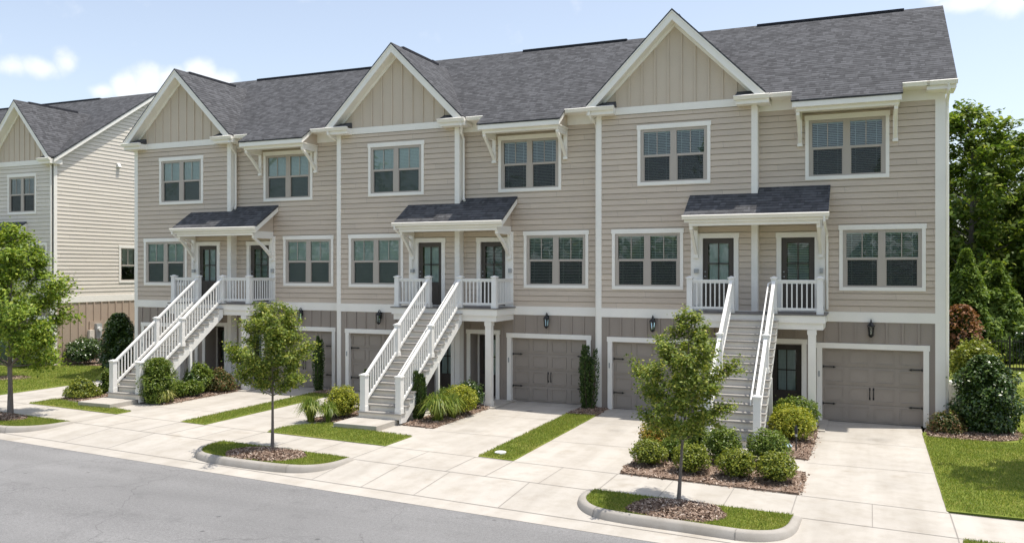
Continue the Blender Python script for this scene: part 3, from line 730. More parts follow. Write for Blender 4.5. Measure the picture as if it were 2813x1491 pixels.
    knee_brace(pr_, 'knee_brace', -4.87, -4.75, YB-.03, 5.60, 4.72, .82); knee_brace(pr_, 'knee_brace', -1.38, -1.26, YR-.03, 5.60, 4.72, 1.10)
    m = MB(); m.box(-4.86, -4.74, YB-.14, YB-.03, 4.24, 4.36); A(m.build('mailbox', 'grey', P))
    m = MB(); m.box(-1.34, -1.25, YR-.12, YR-.03, 4.24, 4.38); A(m.build('mailbox', 'grey', P))
    # downspout at the left of the bay, down the neighbouring wall to the ground
    m = MB(); m.tube([(-8.05, GY+.02, 9.24), (-8.05, GY+.02, 9.14), (-8.03, YB-.25, 9.06), (-8.01, YR-.12, 8.94), (-8.0, YR-.06, 8.8), (-8.0, YR-.06, .12), (-8.0, YR-.16, .03)], .042, 8); A(m.build('downspout', 'trim', P))
    return L

TH = empty('townhouse_building', (0, 0, 0), 'beige three-storey townhouse row with three front gables, white stairs and dark shingle roof', 'townhouse')
pair = make_pair(TH)
allparts = {0: pair}
for k in (1, 2):
    allparts[k] = [copy_tree(p, TH, -W*k) for p in pair]
# the far pair has its blinds shut in every window
shut = [c.data for p in pair if p.name.startswith('window') and not p.name.startswith('window_hood') for c in p.children if c.name.startswith('blind')][0]
opened = [c.data for p in pair if p.name.startswith('window') and not p.name.startswith('window_hood') for c in p.children if c.name.startswith('blind')][2]
for p in allparts[2]:
    if p.name.startswith('window') and not p.name.startswith('window_hood'):
        for c in p.children:
            if c.name.startswith('blind'): c.data = shut
for p in allparts[0]:
    if p.name.startswith('window') and not p.name.startswith('window_hood'):
        for c in p.children:
            if c.name.startswith('blind'): c.data = opened
# the far pair has no neighbour on its left, so no wall for that downspout
for p in list(allparts[2]):
    if p.name.startswith('downspout'): bpy.data.objects.remove(p)
# downspouts beside the right of the first two bays, ending on the porch roof
for k in (1, 2):
    dx = -W*k
    m = MB(); m.tube([(-2.80, GY+.02, 9.24), (-2.80, GY+.02, 9.14), (-2.86, YB-.2, 9.06), (-2.95, YB-.04, 8.92), (-2.965, YR-.14, 8.75), (-2.965, YR-.14, 6.82), (-2.93, YR-.2, 6.72), (-2.87, YR-.28, 6.66)], .042, 8)
    m.map(lambda p: p+Vector((dx, 0, 0))).build('downspout', 'trim', TH)
    m = MB(); m.tube([(-4.93, 24.53, 5.79), (-4.93, 24.53, 5.70), (-4.92, 24.7, 5.60), (-4.84, YB-.16, 5.36), (-4.83, YB-.10, 5.2), (-4.83, YB-.10, 4.40)], .036, 8)
    m.map(lambda p: p+Vector((dx, 0, 0))).build('downspout', 'trim', TH)
m = MB(); m.tube([(-1.16, 24.53, 5.79), (-1.16, 24.53, 5.66), (-1.15, 24.75, 5.55), (-1.14, YR-.25, 5.36), (-1.14, YR-.10, 5.1), (-1.14, YR-.10, 3.2)], .036, 8); m.build('downspout', 'trim', TH)
# right end of the row
XE = 1.86
m = MB(); m.box(XE-.23, XE, YR-.035, YR+.1, ZBELT1, 9.28); m.box(XE-.23, XE, YR-.035, YR+.1, -.05, ZBELT0); m.box(1.75, XE, YR-.037, YR+.1, ZBELT0, ZBELT1); m.box(XE, XE+.025, YR-.035, YR+.2, -.05, 9.2); m.build('corner_board', 'trim', TH)
m = MB(); gutter(m, 1.40, 2.14, EAVE_Y+.03, 9.40); m.box(1.40, 2.10, EAVE_Y+.03, YR+.3, 9.17, 9.31); m.build('eave_return', 'trim', TH)
m = MB(); m.tube([(1.93, EAVE_Y-.02, 9.29), (1.93, EAVE_Y, 9.16), (1.93, YR-.02, 8.96), (1.93, YR+.08, 8.8), (1.93, YR+.08, .1)], .045, 8); m.build('downspout', 'trim', TH)
XL = BX0-2*W
YBACK = 2*RIDGE_Y-EAVE_Y-.5
def side_wall(name, X, sx, Y0, Y1, ridge_y, eave_y, eave_z, sl, parent, mat, holes=(), z0=-.05):
    """siding on an end wall, mapped from a wall facing -y: u runs along the wall."""
    m = MB(); ridge_z = eave_z+sl*(ridge_y-eave_y)
    def lim(z):
        if z <= eave_z: return (Y0, Y1)
        h = (ridge_z-z)/sl; return (ridge_y-h, ridge_y+h)
    siding(m, Y0, Y1, z0, ridge_z-.05, 0, holes, lim)
    m.map(lambda p: Vector((X-sx*p.y, p.x, p.z))); return m.build(name, mat, parent)
side_wall('side_wall', XE, 1, YR, YBACK, RIDGE_Y, EAVE_Y, EAVE_Z-.1, SL, TH, 'side_siding')
side_wall('side_wall', XL+.02, -1, YB+.05, YBACK, RIDGE_Y, EAVE_Y, EAVE_Z-.1, SL, TH, 'side_siding')
m = MB(); m.quad((XL, YBACK, 0), (XE, YBACK, 0), (XE, YBACK, 9.4), (XL, YBACK, 9.4)); m.build('back_wall', 'siding', TH)
def main_roof(parent, x0, x1, ey, ez, sl, ry, gables=()):
    rz = ez+sl*(ry-ey); m = MB()
    P = [(x0, ey)]
    for gx, hw, top in gables: P += [(gx-hw, ey), (gx, ey+(top-.12-ez)/sl), (gx+hw, ey)]
    P += [(x1, ey), (x1, ry), (x0, ry)]
    T3 = [(x, y, ez+sl*(y-ey)) for x, y in P]; n = len(T3)
    m.add(T3+[(x, y, z-.08) for x, y, z in T3], [tuple(range(n)), tuple(range(n, 2*n))[::-1]]+[(i, (i+1) % n, (i+1) % n+n, i+n) for i in range(n)])
    roof_slab(m, (x1, 2*ry-ey, ez), (x0, 2*ry-ey, ez), (x0, ry, rz), (x1, ry, rz), .08)
    r = m.build('roof', 'shingle', parent)
    for xx in (x0+.02, x1-.06):
        m = MB()
        for q in (1, -1):
            y0, y1 = (ry, ey+.02) if q > 0 else (ry, 2*ry-ey-.02)
            m.prism([(y0, rz-.082), (y1, ez-.068), (y1, ez-.25), (y0, rz-.27)], 'x', xx, xx+.04)
        m.prism([(ey+.1, ez-.09), (ry, rz-.15), (ry, rz-.17), (ey+.1, ez-.11)], 'x', xx-.26 if xx > (x0+x1)/2 else xx+.04, xx if xx > (x0+x1)/2 else xx+.3)
        m.build('rake_board', 'trim', r)
    return r
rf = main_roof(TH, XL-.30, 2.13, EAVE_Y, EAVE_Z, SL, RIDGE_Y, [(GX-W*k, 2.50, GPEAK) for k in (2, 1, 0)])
for x0, x1 in ((-3.6, 1.0), (-12.3, -8.2), (-25.0, -16.2)):
    MB().box(x0, x1, RIDGE_Y-.12, RIDGE_Y+.12, RIDGE_Z-.05, RIDGE_Z+.016).build('ridge_vent', 'vent', rf)

# ================================================================== THE NEIGHBOURING BUILDING
NB = empty('townhouse_building', (0, 0, 0), 'neighbouring townhouse end at the left edge, pale sunlit side wall with meters', 'townhouse')
NX, NDY, NS = -34.0, 1.70, .85
M['neighbour_siding'] = M['side_siding']
def n_copy(o):
    c = copy_tree(o, NB); c.scale = (-NS, 1, 1); c.location = (NX+NS*BX0-NS*o.location.x*1.0, o.location.y+NDY, o.location.z); return c
# the bay of the neighbour is the same bay seen in a mirror, a little narrower
KEEP = ('gable_wall', 'gable_belt_board', 'rake_board', 'gable_roof', 'ridge_vent', 'siding_wall', 'batten_wall', 'belt_board', 'eave_return', 'window', 'corner_board', 'garage_door', 'gutter', 'wall_lantern', 'frieze_board', 'front_door')
for p in pair:
    if p.name.split('.')[0] in KEEP:
        c = n_copy(p)
        if c.name.startswith('siding_wall'): c.data = c.data.copy(); c.data.materials[0] = M['neighbour_siding']
NRY = 33.0; NRZ = 9.43+SL*(33.0-27.08)
NEY, NEZ = 27.08, 9.43
NSL = (NRZ-NEZ)/(NRY-NEY)
nrf = main_roof(NB, -60, NX+.28, NEY, NEZ, NSL, NRY, [(NX+NS*BX0-NS*GX, 2.50*NS, GPEAK)])
MB().box(-58, -37.6, NRY-.12, NRY+.12, NRZ-.05, NRZ+.016).build('ridge_vent', 'vent', nrf)
pr2 = porch_roof(NB, -42.5, -35.75, NDY, -35.75)
MB().prism([(24.62+NDY, 5.70), (24.62+NDY, 5.885), (YB-.02+NDY, 5.885+.64*.96), (YB-.02+NDY, 5.32+.64*.96)], 'x', -35.79, -35.76).box(-42, -35.85, 24.66+NDY, 24.76+NDY, 5.6, 5.85).build('porch_beam', 'trim', pr2)
sw = (30.87, 32.0, 3.72, 5.43)
side_wall('side_wall', NX, 1, YB+NDY, 2*NRY-NEY-.4, NRY, NEY, NEZ-.1, NSL, NB, 'side_siding', [(sw[0]+.04, sw[1]-.04, sw[2]+.04, sw[3]-.04)], ZBELT1)
m = MB(); boards(m, YB+NDY, 2*NRY-NEY-.4, -.05, 2.84, 0, first=YB+NDY+.45, step=.42, w=.07); m.map(lambda p: Vector((NX-p.y, p.x, p.z))); m.build('batten_wall', 'sunlit_batten', NB)
m = MB(); m.box(NX, NX+.035, YB+NDY, 2*NRY-NEY-.4, 2.84, 3.14); m.box(NX-.1, NX+.03, YB+NDY-.03, YB+NDY+.13, -.05, 2.84); m.box(NX-.1, NX+.03, YB+NDY-.03, YB+NDY+.13, 3.14, 9.3); m.build('corner_board', 'trim', NB)
def side_box(m, y0, y1, d0, d1, z0, z1): return m.box(NX+d0, NX+d1, y0, y1, z0, z1)
m = MB(); a, b, c, d = sw
side_box(m, a, a+.1, 0, .04, c, d); side_box(m, b-.1, b, 0, .04, c, d); side_box(m, a+.1, b-.1, 0, .038, c, c+.1); side_box(m, a-.02, b+.02, 0, .045, d, d+.13)
w = m.build('window', 'trim', NB)
m = MB(); side_box(m, a+.1, b-.1, -.03, .01, (c+d)/2-.035, (c+d)/2+.035); side_box(m, a+.1, a+.16, -.04, .012, c+.1, d); side_box(m, b-.16, b-.1, -.04, .012, c+.1, d); side_box(m, (a+b)/2-.012, (a+b)/2+.012, -.02, .005, (c+d)/2+.035, d); side_box(m, a+.16, b-.16, -.04, .012, d-.06, d); side_box(m, a+.16, b-.16, -.04, .012, c+.1, c+.15); m.build('sash', 'sash', w)
MB().quad((NX-.02, a+.1, c+.1), (NX-.02, b-.1, c+.1), (NX-.02, b-.1, d), (NX-.02, a+.1, d)).build('pane', 'glass', w)
MB().quad((NX-.12, a+.1, (c+d)/2-.1), (NX-.12, b-.1, (c+d)/2-.1), (NX-.12, b-.1, d), (NX-.12, a+.1, d)).build('blind', 'blind', w)
MB().box(NX-.5, NX-.13, a+.05, b-.05, c, d).build('window_recess', 'dark', w)
m = MB(); m.box(NX, NX+.05, 30.72, 30.92, 9.36, 9.56); m.prism([(NX+.05, 9.36), (NX+.17, 9.38), (NX+.05, 9.58)], 'y', 30.73, 30.91); m.build('wall_vent', 'whiteplastic', NB)
# meters and conduits on the side wall
m = MB(); m.box(NX+.02, NX+.05, 29.15, 29.95, .35, 1.92); mp = m.build('meter_board', 'sunlit_batten', NB)
m = MB(); m.box(NX+.05, NX+.20, 29.42, 29.72, 1.10, 1.80); m.build('meter_box', 'grey', mp)
m = MB(); m.prism([(29.50+.1*math.cos(t*math.pi/8)+.05, 1.55+.1*math.sin(t*math.pi/8)) for t in range(16)], 'x', NX+.20, NX+.30); m.build('meter_dial', 'whiteplastic', mp)
m = MB(); m.box(NX+.05, NX+.19, 29.03, 29.30, 1.02, 1.52); m.build('junction_box', 'side_siding', mp)
m = MB(); m.box(NX+.05, NX+.16, 30.02, 30.2, .9, 1.5); m.build('junction_box', 'grey', mp)
m = MB(); m.tube([(NX+.1, 29.55, -.02), (NX+.1, 29.55, 1.1)], .035, 8); m.tube([(NX+.09, 29.68, -.02), (NX+.09, 29.68, 1.1)], .025, 8); m.tube([(NX+.1, 29.16, -.02), (NX+.1, 29.16, 1.05)], .03, 8); m.build('conduit', 'whiteplastic', mp)
m = MB(); m.tube([(NX-.10, NEY-.02, 9.28), (NX-.10, NEY+.05, 9.16), (NX-.12, YB+NDY-.07, 9.0), (NX-.12, YB+NDY-.07, .1)], .045, 8); m.build('downspout', 'trim', NB)

# ================================================================== GROUND
yf = lambda x: 15.5-.09*x if x < 2 else 15.32
yb = lambda x: 17.03-.087*x if x < 2 else 16.9-.02*x
ya = lambda x: 13.4-.093*x if x < 2 else 13.22
yk = lambda x: 13.88-.093*x if x < 2 else 13.7
def strip(mb, xs, f0, f1, z0, z1):
    for a, b in zip(xs[:-1], xs[1:]):
        mb.quad((a, f0(a), z0), (b, f0(b), z0), (b, f1(b), z1), (a, f1(a), z1))
XS = [-90, -60, -45, -34, -28, -22, -16, -10, -5, -2, 0, 1.28, 2, 4, 10, 30, 60]
struct(MB().quad((-900, -900, -.3), (900, -900, -.3), (900, 1500, -.3), (-900, 1500, -.3)).build('ground', 'soil'))
m = MB(); strip(m, XS, lambda x: ya(x)-9.5, ya, -.10, -.135); struct(m.build('road', 'asphalt'))
m = MB(); strip(m, XS, ya, yk, -.131, -.112); struct(m.build('gutter_strip', 'concrete'))
m = MB(); strip(m, XS, yk, yf, -.112, .0); struct(m.build('driveway_apron', 'concrete'))
m = MB(); strip(m, XS, yf, yb, 0, 0); struct(m.build('sidewalk', 'concrete'))
m = MB(); strip(m, [x for x in XS if -28 <= x <= 1.28], yb, lambda x: 27.0, 0, 0); struct(m.build('driveway', 'concrete'))
# scored joints in the concrete, each a shallow dark line
J = MB()
def jline(p, q, w=.016, z=.004):
    p, q = Vector((*p, 0)), Vector((*q, 0)); n = (q-p).normalized().cross(Vector((0, 0, 1)))*w/2
    J.quad((p-n).to_3d()+Vector((0, 0, z)), (p+n)+Vector((0, 0, z)), (q+n)+Vector((0, 0, z)), (q-n)+Vector((0, 0, z)))
for a, b in zip(XS[:-1], XS[1:]):
    if -60 <= a < 30:
        jline((a, yf(a)), (b, yf(b)), .018); jline((a, yb(a)), (b, yb(b)), .018)
DRV = [(-27.8, -25.2), (-20.85, -18.1), (-17.1, -14.9), (-10.98, -8.42), (-7.45, -4.94), (-1.3, 1.3)]
for a, b in DRV:
    dy = .45*abs(a)/10
    for yy in (20.1, 22.95): jline((a, yy+dy*.3-.02*0), (b, yy+dy*.3-.03), .014)
    jline((a, yb(a)), (a, yf(a)), .02); jline((b, yb(b)), (b, yf(b)), .02)
for x in (.03, -9.7, -6.2, -16, -19.5, -26.5, -2.49, -3.73, -12.2, -13.5, -22, -23.3, 2.6, 3.9, 5.2, 6.5): jline((x, yb(x)), (x-.0, yf(x)), .014)
struct(J.build('pavement_joints', 'joint'))
J = MB()
for x in (-10.9, -9.6, -8.3, -6.4, -19.2, -17.5, 1.3):
    for (y0, z0, y1, z1) in ((yk(x), -.108, yf(x), .004),):
        J.quad((x-.009, y0, z0), (x+.009, y0, z0), (x+.009, y1, z1), (x-.009, y1, z1))
for a, b in zip(XS[:-1], XS[1:]):
    if -60 <= a < 30: J.quad((a, yk(a)-.012, -.108), (b, yk(b)-.012, -.108), (b, yk(b)+.012, -.106), (a, yk(a)+.012, -.106))
struct(J.build('apron_joints', 'joint'))

def in_poly(x, y, P):
    c = False; n = len(P)
    for i in range(n):
        (x0, y0), (x1, y1) = P[i], P[(i+1) % n]
        if (y0 > y) != (y1 > y) and x < (x1-x0)*(y-y0)/(y1-y0)+x0: c = not c
    return c
def area_of(P): return abs(sum(P[i][0]*P[(i+1) % len(P)][1]-P[(i+1) % len(P)][0]*P[i][1] for i in range(len(P))))/2
def sample(P, n, r):
    xs = [p[0] for p in P]; ys = [p[1] for p in P]; out = []
    while len(out) < n:
        x, y = r.uniform(min(xs), max(xs)), r.uniform(min(ys), max(ys))
        if in_poly(x, y, P): out.append((x, y))
    return out
BL = []           # grass blades
def blades(P, dens, h, w, z, r, avoid=()):
    n = int(area_of(P)*dens)
    for x, y in sample(P, n, r):
        if any(in_poly(x, y, A) for A in avoid): continue
        # uneven: clumps thinner and taller by a slow noise
        k = mnoise.noise(Vector((x*1.7, y*1.7, 3)))
        hh = h*r.uniform(.55, 1.15)*(1+.35*k); a = r.uniform(0, 6.283); lx, ly = r.gauss(0, .35)*hh, r.gauss(0, .35)*hh
        dx, dy = math.cos(a)*w/2, math.sin(a)*w/2
        BL.append(((x-dx, y-dy, z), (x+dx, y+dy, z), (x+lx, y+ly, z+hh)))
def lawn_patch(P, z=.025, name='lawn', zb=-.02):
    m = MB(); m.prism(P, 'z', zb, z); return struct(m.build(name, 'lawn'))
CH = []           # mulch chips per bed
def mulch_bed(P, label, z=.03, dens=500, mound=None, r=rnd, zb=-.02, group=None):
    """a low mound of shredded bark with loose chips over it, crumbling past its edge."""
    cx = sum(p[0] for p in P)/len(P); cy = sum(p[1] for p in P)/len(P)
    m = MB(); m.prism(P, 'z', zb, z*.5)
    # domed skin
    n = len(P); rings = 5; vs = []; fs = []
    H = lambda t: z*.5+.002+(mound if mound else z)*(1-t*t)
    for k in range(rings):
        t = 1-k/rings
        for i, p in enumerate(P):
            jx = mnoise.noise(Vector((p[0]*3, p[1]*3, k)))*.03; vs.append((cx+(p[0]-cx)*t, cy+(p[1]-cy)*t, H(t)+jx))
    vs.append((cx, cy, H(0)))
    for k in range(rings-1):
        for i in range(n): fs.append((k*n+i, k*n+(i+1) % n, (k+1)*n+(i+1) % n, (k+1)*n+i))
    for i in range(n): fs.append(((rings-1)*n+i, (rings-1)*n+(i+1) % n, rings*n))
    m.add(vs, fs)
    o = m.build('mulch', 'mulch', None, smooth=False)
    V = []
    pts = sample(P, int(area_of(P)*dens), r)
    # a few crumbs past the edge
    for i in range(n):
        p, q = P[i], P[(i+1) % n]; Lg = math.hypot(q[0]-p[0], q[1]-p[1])
        for _ in range(int(Lg*22)):
            t = r.random(); pts.append((p[0]+(q[0]-p[0])*t+r.gauss(0, .045), p[1]+(q[1]-p[1])*t+r.gauss(0, .045)))
    for x, y in pts:
        tt = 0
        a = r.uniform(0, 6.283); l, w = r.uniform(.025, .075), r.uniform(.010, .024)
        # height on the dome
        best = 1.0
        d = math.hypot(x-cx, y-cy); ang = math.atan2(y-cy, x-cx)
        R = ray_r(P, cx, cy, ang); t = min(1, d/max(R, .01)) if R else 1
        zz = H(t)+r.uniform(.004, .016) if in_poly(x, y, P) else .008
        ux, uy = math.cos(a)*l/2, math.sin(a)*l/2; vx, vy = -math.sin(a)*w/2, math.cos(a)*w/2; t1, t2 = r.gauss(0, .012), r.gauss(0, .008)
        V += [(x-ux-vx, y-uy-vy, zz-t1-t2), (x+ux-vx, y+uy-vy, zz+t1-t2), (x+ux+vx, y+uy+vy, zz+t1+t2), (x-ux+vx, y-uy+vy, zz-t1+t2)]
    np_obj('bark_chips', V, 4, 'chip', o)
    stuff(o, label, 'mulch'); 
    for c in o.children: c['kind'] = 'stuff'
    return o
def ray_r(P, cx, cy, ang):
    dx, dy = math.cos(ang), math.sin(ang); n = len(P)
    for i in range(n):
        (x0, y0), (x1, y1) = P[i], P[(i+1) % n]; ex, ey = x1-x0, y1-y0; den = dx*ey-dy*ex
        if abs(den) < 1e-9: continue
        t = ((x0-cx)*ey-(y0-cy)*ex)/den; s = ((x0-cx)*dy-(y0-cy)*dx)/den
        if t > 0 and -1e-6 <= s <= 1+1e-6: return t
    return None
def smooth_poly(P, it=2):
    for _ in range(it):
        Q = []
        for i in range(len(P)):
            a, b = P[i], P[(i+1) % len(P)]
            Q += [(a[0]*.75+b[0]*.25, a[1]*.75+b[1]*.25), (a[0]*.25+b[0]*.75, a[1]*.25+b[1]*.75)]
        P = Q
    return P
def rough_poly(P, amp=.05, step=.25, seed=0):
    Q = []
    for i in range(len(P)):
        a, b = P[i], P[(i+1) % len(P)]; L_ = math.hypot(b[0]-a[0], b[1]-a[1]); n = max(1, int(L_/step))
        for k in range(n):
            t = k/n; x, y = a[0]+(b[0]-a[0])*t, a[1]+(b[1]-a[1])*t
            Q.append((x+amp*mnoise.noise(Vector((x*2.3, y*2.3, seed))), y+amp*mnoise.noise(Vector((x*2.3, y*2.3, seed+9)))))
    return Q
def blob(cx, cy, rx, ry, n=28, amp=.12, seed=1):
    return [(cx+rx*math.cos(2*math.pi*i/n)*(1+amp*mnoise.noise(Vector((math.cos(2*math.pi*i/n)*1.5, math.sin(2*math.pi*i/n)*1.5, seed)))), cy+ry*math.sin(2*math.pi*i/n)*(1+amp*mnoise.noise(Vector((math.cos(2*math.pi*i/n)*1.5, math.sin(2*math.pi*i/n)*1.5, seed+5))))) for i in range(n)]

def island(front, back, mul_c, mul_r, label_m, seed):
    """planted kerb island: grass, ring of mulch, kerb round its street side."""
    # refine the street side into a smooth curve
    F = front[:]
    for _ in range(3):
        G = [F[0]]
        for a, b in zip(F[:-1], F[1:]): G += [(a[0]*.75+b[0]*.25, a[1]*.75+b[1]*.25), (a[0]*.25+b[0]*.75, a[1]*.25+b[1]*.75)]
        F = G+[F[-1]]
    poly = F+back
    lawn_patch(poly, .035, 'lawn', -.13)
    mb_ = blob(mul_c[0], mul_c[1], mul_r[0], mul_r[1], seed=seed)
    mb_ = [p for p in mb_]
    mb2 = [p if in_poly(p[0], p[1], poly) else (mul_c[0]+(p[0]-mul_c[0])*.86, mul_c[1]+(p[1]-mul_c[1])*.86) for p in mb_]
    mulch_bed(mb2, label_m, .06, 1300, .09, random.Random(seed), .0)
    blades(poly, 3400, .046, .011, .033, random.Random(seed+1), [mb2])
    # kerb
    m = MB(); prof = [(0.0, -.10), (0.0, .045), (.03, .055), (.11, .045), (.145, .015), (.18, -.118), (.18, -.16)]
    N = []
    for i, p in enumerate(F):
        a, b = F[max(i-1, 0)], F[min(i+1, len(F)-1)]; d = Vector((b[0]-a[0], b[1]-a[1], 0)).normalized(); N.append(Vector((d.y, -d.x, 0)))
    vs = []; k = len(prof)
    cen = Vector((sum(p[0] for p in poly)/len(poly), sum(p[1] for p in poly)/len(poly), 0))
    if sum((Vector((*p, 0))-cen).dot(n) for p, n in zip(F, N)) < 0: N = [-n for n in N]
    for i, (p, n) in enumerate(zip(F, N)):
        e = min(1, min(i, len(F)-1-i)/4+.15)       # the kerb dies into the pavement at its ends
        for o_, z in prof:
            zz = z if z < 0 else z*e+.003
            q = Vector((*p, 0))+n*o_; vs.append((q.x, q.y, zz))
    fs = []
    for i in range(len(F)-1):
        for j in range(k-1): fs.append((i*k+j, (i+1)*k+j, (i+1)*k+j+1, i*k+j+1))
    m.add(vs, fs); o = m.build('kerb', 'kerbc', None, smooth=True); struct(o)
    jm = MB(); L_ = len(F)
    for i in (int(L_*.3), int(L_*.68)):
        p, n = Vector((*F[i], 0)), N[i]; d = Vector((-n.y, n.x, 0))*.008
        for (o0, z0), (o1, z1) in zip(prof[1:-2], prof[2:-1]):
            a, b = p+n*(o0+.003)+Vector((0, 0, z0+.007)), p+n*(o1+.004)+Vector((0, 0, z1+.006)); jm.quad(a-d, a+d, b+d, b-d)
    jm.build('kerb_joint', 'joint', o)
    return poly
island([(-4.97, 15.93), (-4.98, 15.25), (-4.62, 14.72), (-4.05, 14.56), (-3.2, 14.50), (-2.4, 14.42), (-1.75, 14.36), (-1.30, 14.66), (-1.24, 15.62)], [(-2.6, 15.72), (-3.6, 15.80)], (-3.2, 15.10), (.90, .74), 'bark mulch ring around the nearest young tree in its kerb island', 31)
island([(-14.98, 16.83), (-14.98, 16.2), (-14.6, 15.62), (-14.0, 15.42), (-13.1, 15.33), (-12.2, 15.28), (-11.45, 15.34), (-11.05, 15.72), (-10.98, 16.47)], [(-12.5, 16.60), (-13.6, 16.70)], (-13.0, 15.98), (1.0, .74), 'bark mulch ring around the middle young tree in its kerb island', 32)
island([(-26.2, 17.75), (-26.0, 16.7), (-25.2, 16.45), (-24.0, 16.32), (-22.6, 16.12), (-21.7, 16.06), (-21.05, 16.5), (-20.93, 17.32)], [(-22.6, 17.48), (-24.4, 17.64)], (-23.7, 16.98), (1.25, .62), 'bark mulch ring around the left street tree in its kerb island', 33)

# strips of lawn between the drives and by the walks
r9 = random.Random(99)
for P, dens, h in (
    ([(-8.38, 17.83), (-7.45, 17.72), (-7.50, 24.2), (-8.42, 24.1)], 1900, .045),
    ([(-18.12, 18.62), (-17.14, 18.52), (-17.12, 24.8), (-18.1, 24.7)], 1500, .045),
    ([(-14.85, 18.34), (-10.98, 18.0), (-10.98, 19.32), (-12.2, 19.52), (-13.75, 19.60), (-13.75, 20.15), (-14.3, 20.0), (-14.88, 19.2)], 1700, .045),
    ([(-25.2, 19.30), (-20.86, 18.86), (-20.86, 19.42), (-22.5, 19.85), (-23.85, 20.0), (-25.15, 20.3)], 1300, .045),
    ([(1.26, 17.02), (14, 16.75), (18, 30), (12, 48), (2.1, 48), (2.1, 26.6), (1.26, 25.0)], 0, .05),
    ([(1.31, 13.95), (1.36, 15.28), (14, 15.25), (14, 13.75), (1.6, 13.75)], 2400, .045),
    ([(-27.82, 19.5), (-27.75, 23.2), (-28.2, 24.4), (-28.2, 33), (-33.9, 33), (-33.9, 27.2), (-60, 27.2), (-60, 22.3)], 0, .05)):
    lawn_patch(rough_poly(P, .012, .3, 4), .014)
    if dens: blades(P, dens, h, .014, .024, r9)
blades([(1.27, 17.03), (8.5, 16.8), (8.5, 22), (3.6, 24.3), (1.27, 24.4)], 1500, .042, .015, .024, r9)
blades([(3.4, 24.3), (8.5, 22), (9, 36), (2.3, 36), (2.3, 28), (3.6, 26.6)], 350, .05, .026, .024, r9)
blades([(-27.84, 19.6), (-27.8, 23.2), (-28.2, 24.4), (-31, 27.5), (-33.6, 28.3), (-36, 25.8), (-36, 20.3)], 500, .055, .022, .024, r9)
g = np_obj('grass', BL, 3, 'blade'); stuff(g, 'mown green grass blades over the lawns and kerb islands', 'grass')

mulch_bed(rough_poly([(-4.92, 17.48), (-1.27, 17.16), (-1.22, 18.2), (-1.26, 19.02), (-3.72, 19.2), (-3.72, 20.6), (-3.75, 25.4), (-4.6, 25.4), (-4.92, 22)], .06, .2, 3), 'bark mulch bed of round shrubs in front of the nearest stairs', .05, 420, .05)
mulch_bed(rough_poly([(-2.36, 20.62), (-1.3, 20.35), (-1.28, 22), (-1.3, 24.9), (-2.36, 24.9)], .05, .2, 5), 'bark mulch bed to the right of the nearest stairs', .05, 420, .05)
mulch_bed(rough_poly([(-12.05, 20.62), (-10.98, 20.50), (-10.98, 24.3), (-11.9, 25.0), (-12.05, 24)], .05, .2, 6), 'bark mulch bed to the right of the middle stairs', .04, 420, .05)
mulch_bed(rough_poly([(-14.88, 20.1), (-13.8, 20.2), (-13.45, 21), (-13.45, 25.4), (-14.6, 25.4), (-14.88, 23)], .05, .2, 7), 'bark mulch bed to the left of the middle stairs', .04, 420, .05)
mulch_bed(rough_poly([(-22.25, 21.15), (-20.88, 20.76), (-20.85, 24.6), (-21.6, 25.2), (-24.3, 25.4), (-22.25, 23)], .05, .2, 8), 'bark mulch bed to the right of the far stairs', .04, 420, .05)
mulch_bed(rough_poly([(-25.1, 20.35), (-23.85, 20.2), (-23.3, 21), (-23.3, 25.4), (-24.6, 25.4), (-25.1, 23)], .05, .2, 9), 'bark mulch bed to the left of the far stairs', .04, 420, .05)
mulch_bed(rough_poly([(-8.44, 24.15), (-7.50, 24.1), (-7.52, 25.6), (-8.38, 25.85)], .05, .2, 10), 'bark mulch under the column yew beside the middle garage', .04, 420, .03)
mulch_bed(rough_poly([(-18.12, 24.75), (-17.12, 24.8), (-17.2, 25.55), (-18.08, 25.85)], .05, .2, 11), 'bark mulch under the column yew on the far lawn strip', .04, 420, .03)
mulch_bed(rough_poly(smooth_poly([(1.33, 24.75), (1.42, 24.4), (2.45, 24.3), (3.25, 24.5), (3.7, 25.2), (3.55, 26.6), (2.4, 28.2), (1.95, 28.2), (1.9, 25.8), (1.42, 25.82)], 1), .05, .2, 12), 'bark mulch bed under the big bush at the right corner', .05, 700, .05)
mulch_bed(rough_poly([(-34.0, 27.2), (-31.6, 28.4), (-29.0, 26.6), (-27.9, 25.2), (-27.6, 26), (-29, 32), (-34.0, 32), (-34.4, 27)], .1, .3, 13), 'bark mulch bed along the neighbouring side wall', .03, 150, .03)
mulch_bed(blob(-31.7, 23.5, .8, .6), 'bark mulch ring around the thin tree on the left lawn', .04, 300, .05)
# landing pads and walks at the foot of the stairs
for k, zt in ((0, .148), (1, .148), (2, .148)):
    m = MB(); x0, x1 = (-3.88-W*k, -2.50-W*k); m.box(x0, x1, 19.52, SY+.6, -.02, zt)
    struct(m.build('stair_pad', 'concrete', bevel=.012))
    m = MB(); m.box(-2.9-W*k, -1.12-W*k, 24.15, 26.6, -.02, .03); struct(m.build('entry_walk', 'concrete'))

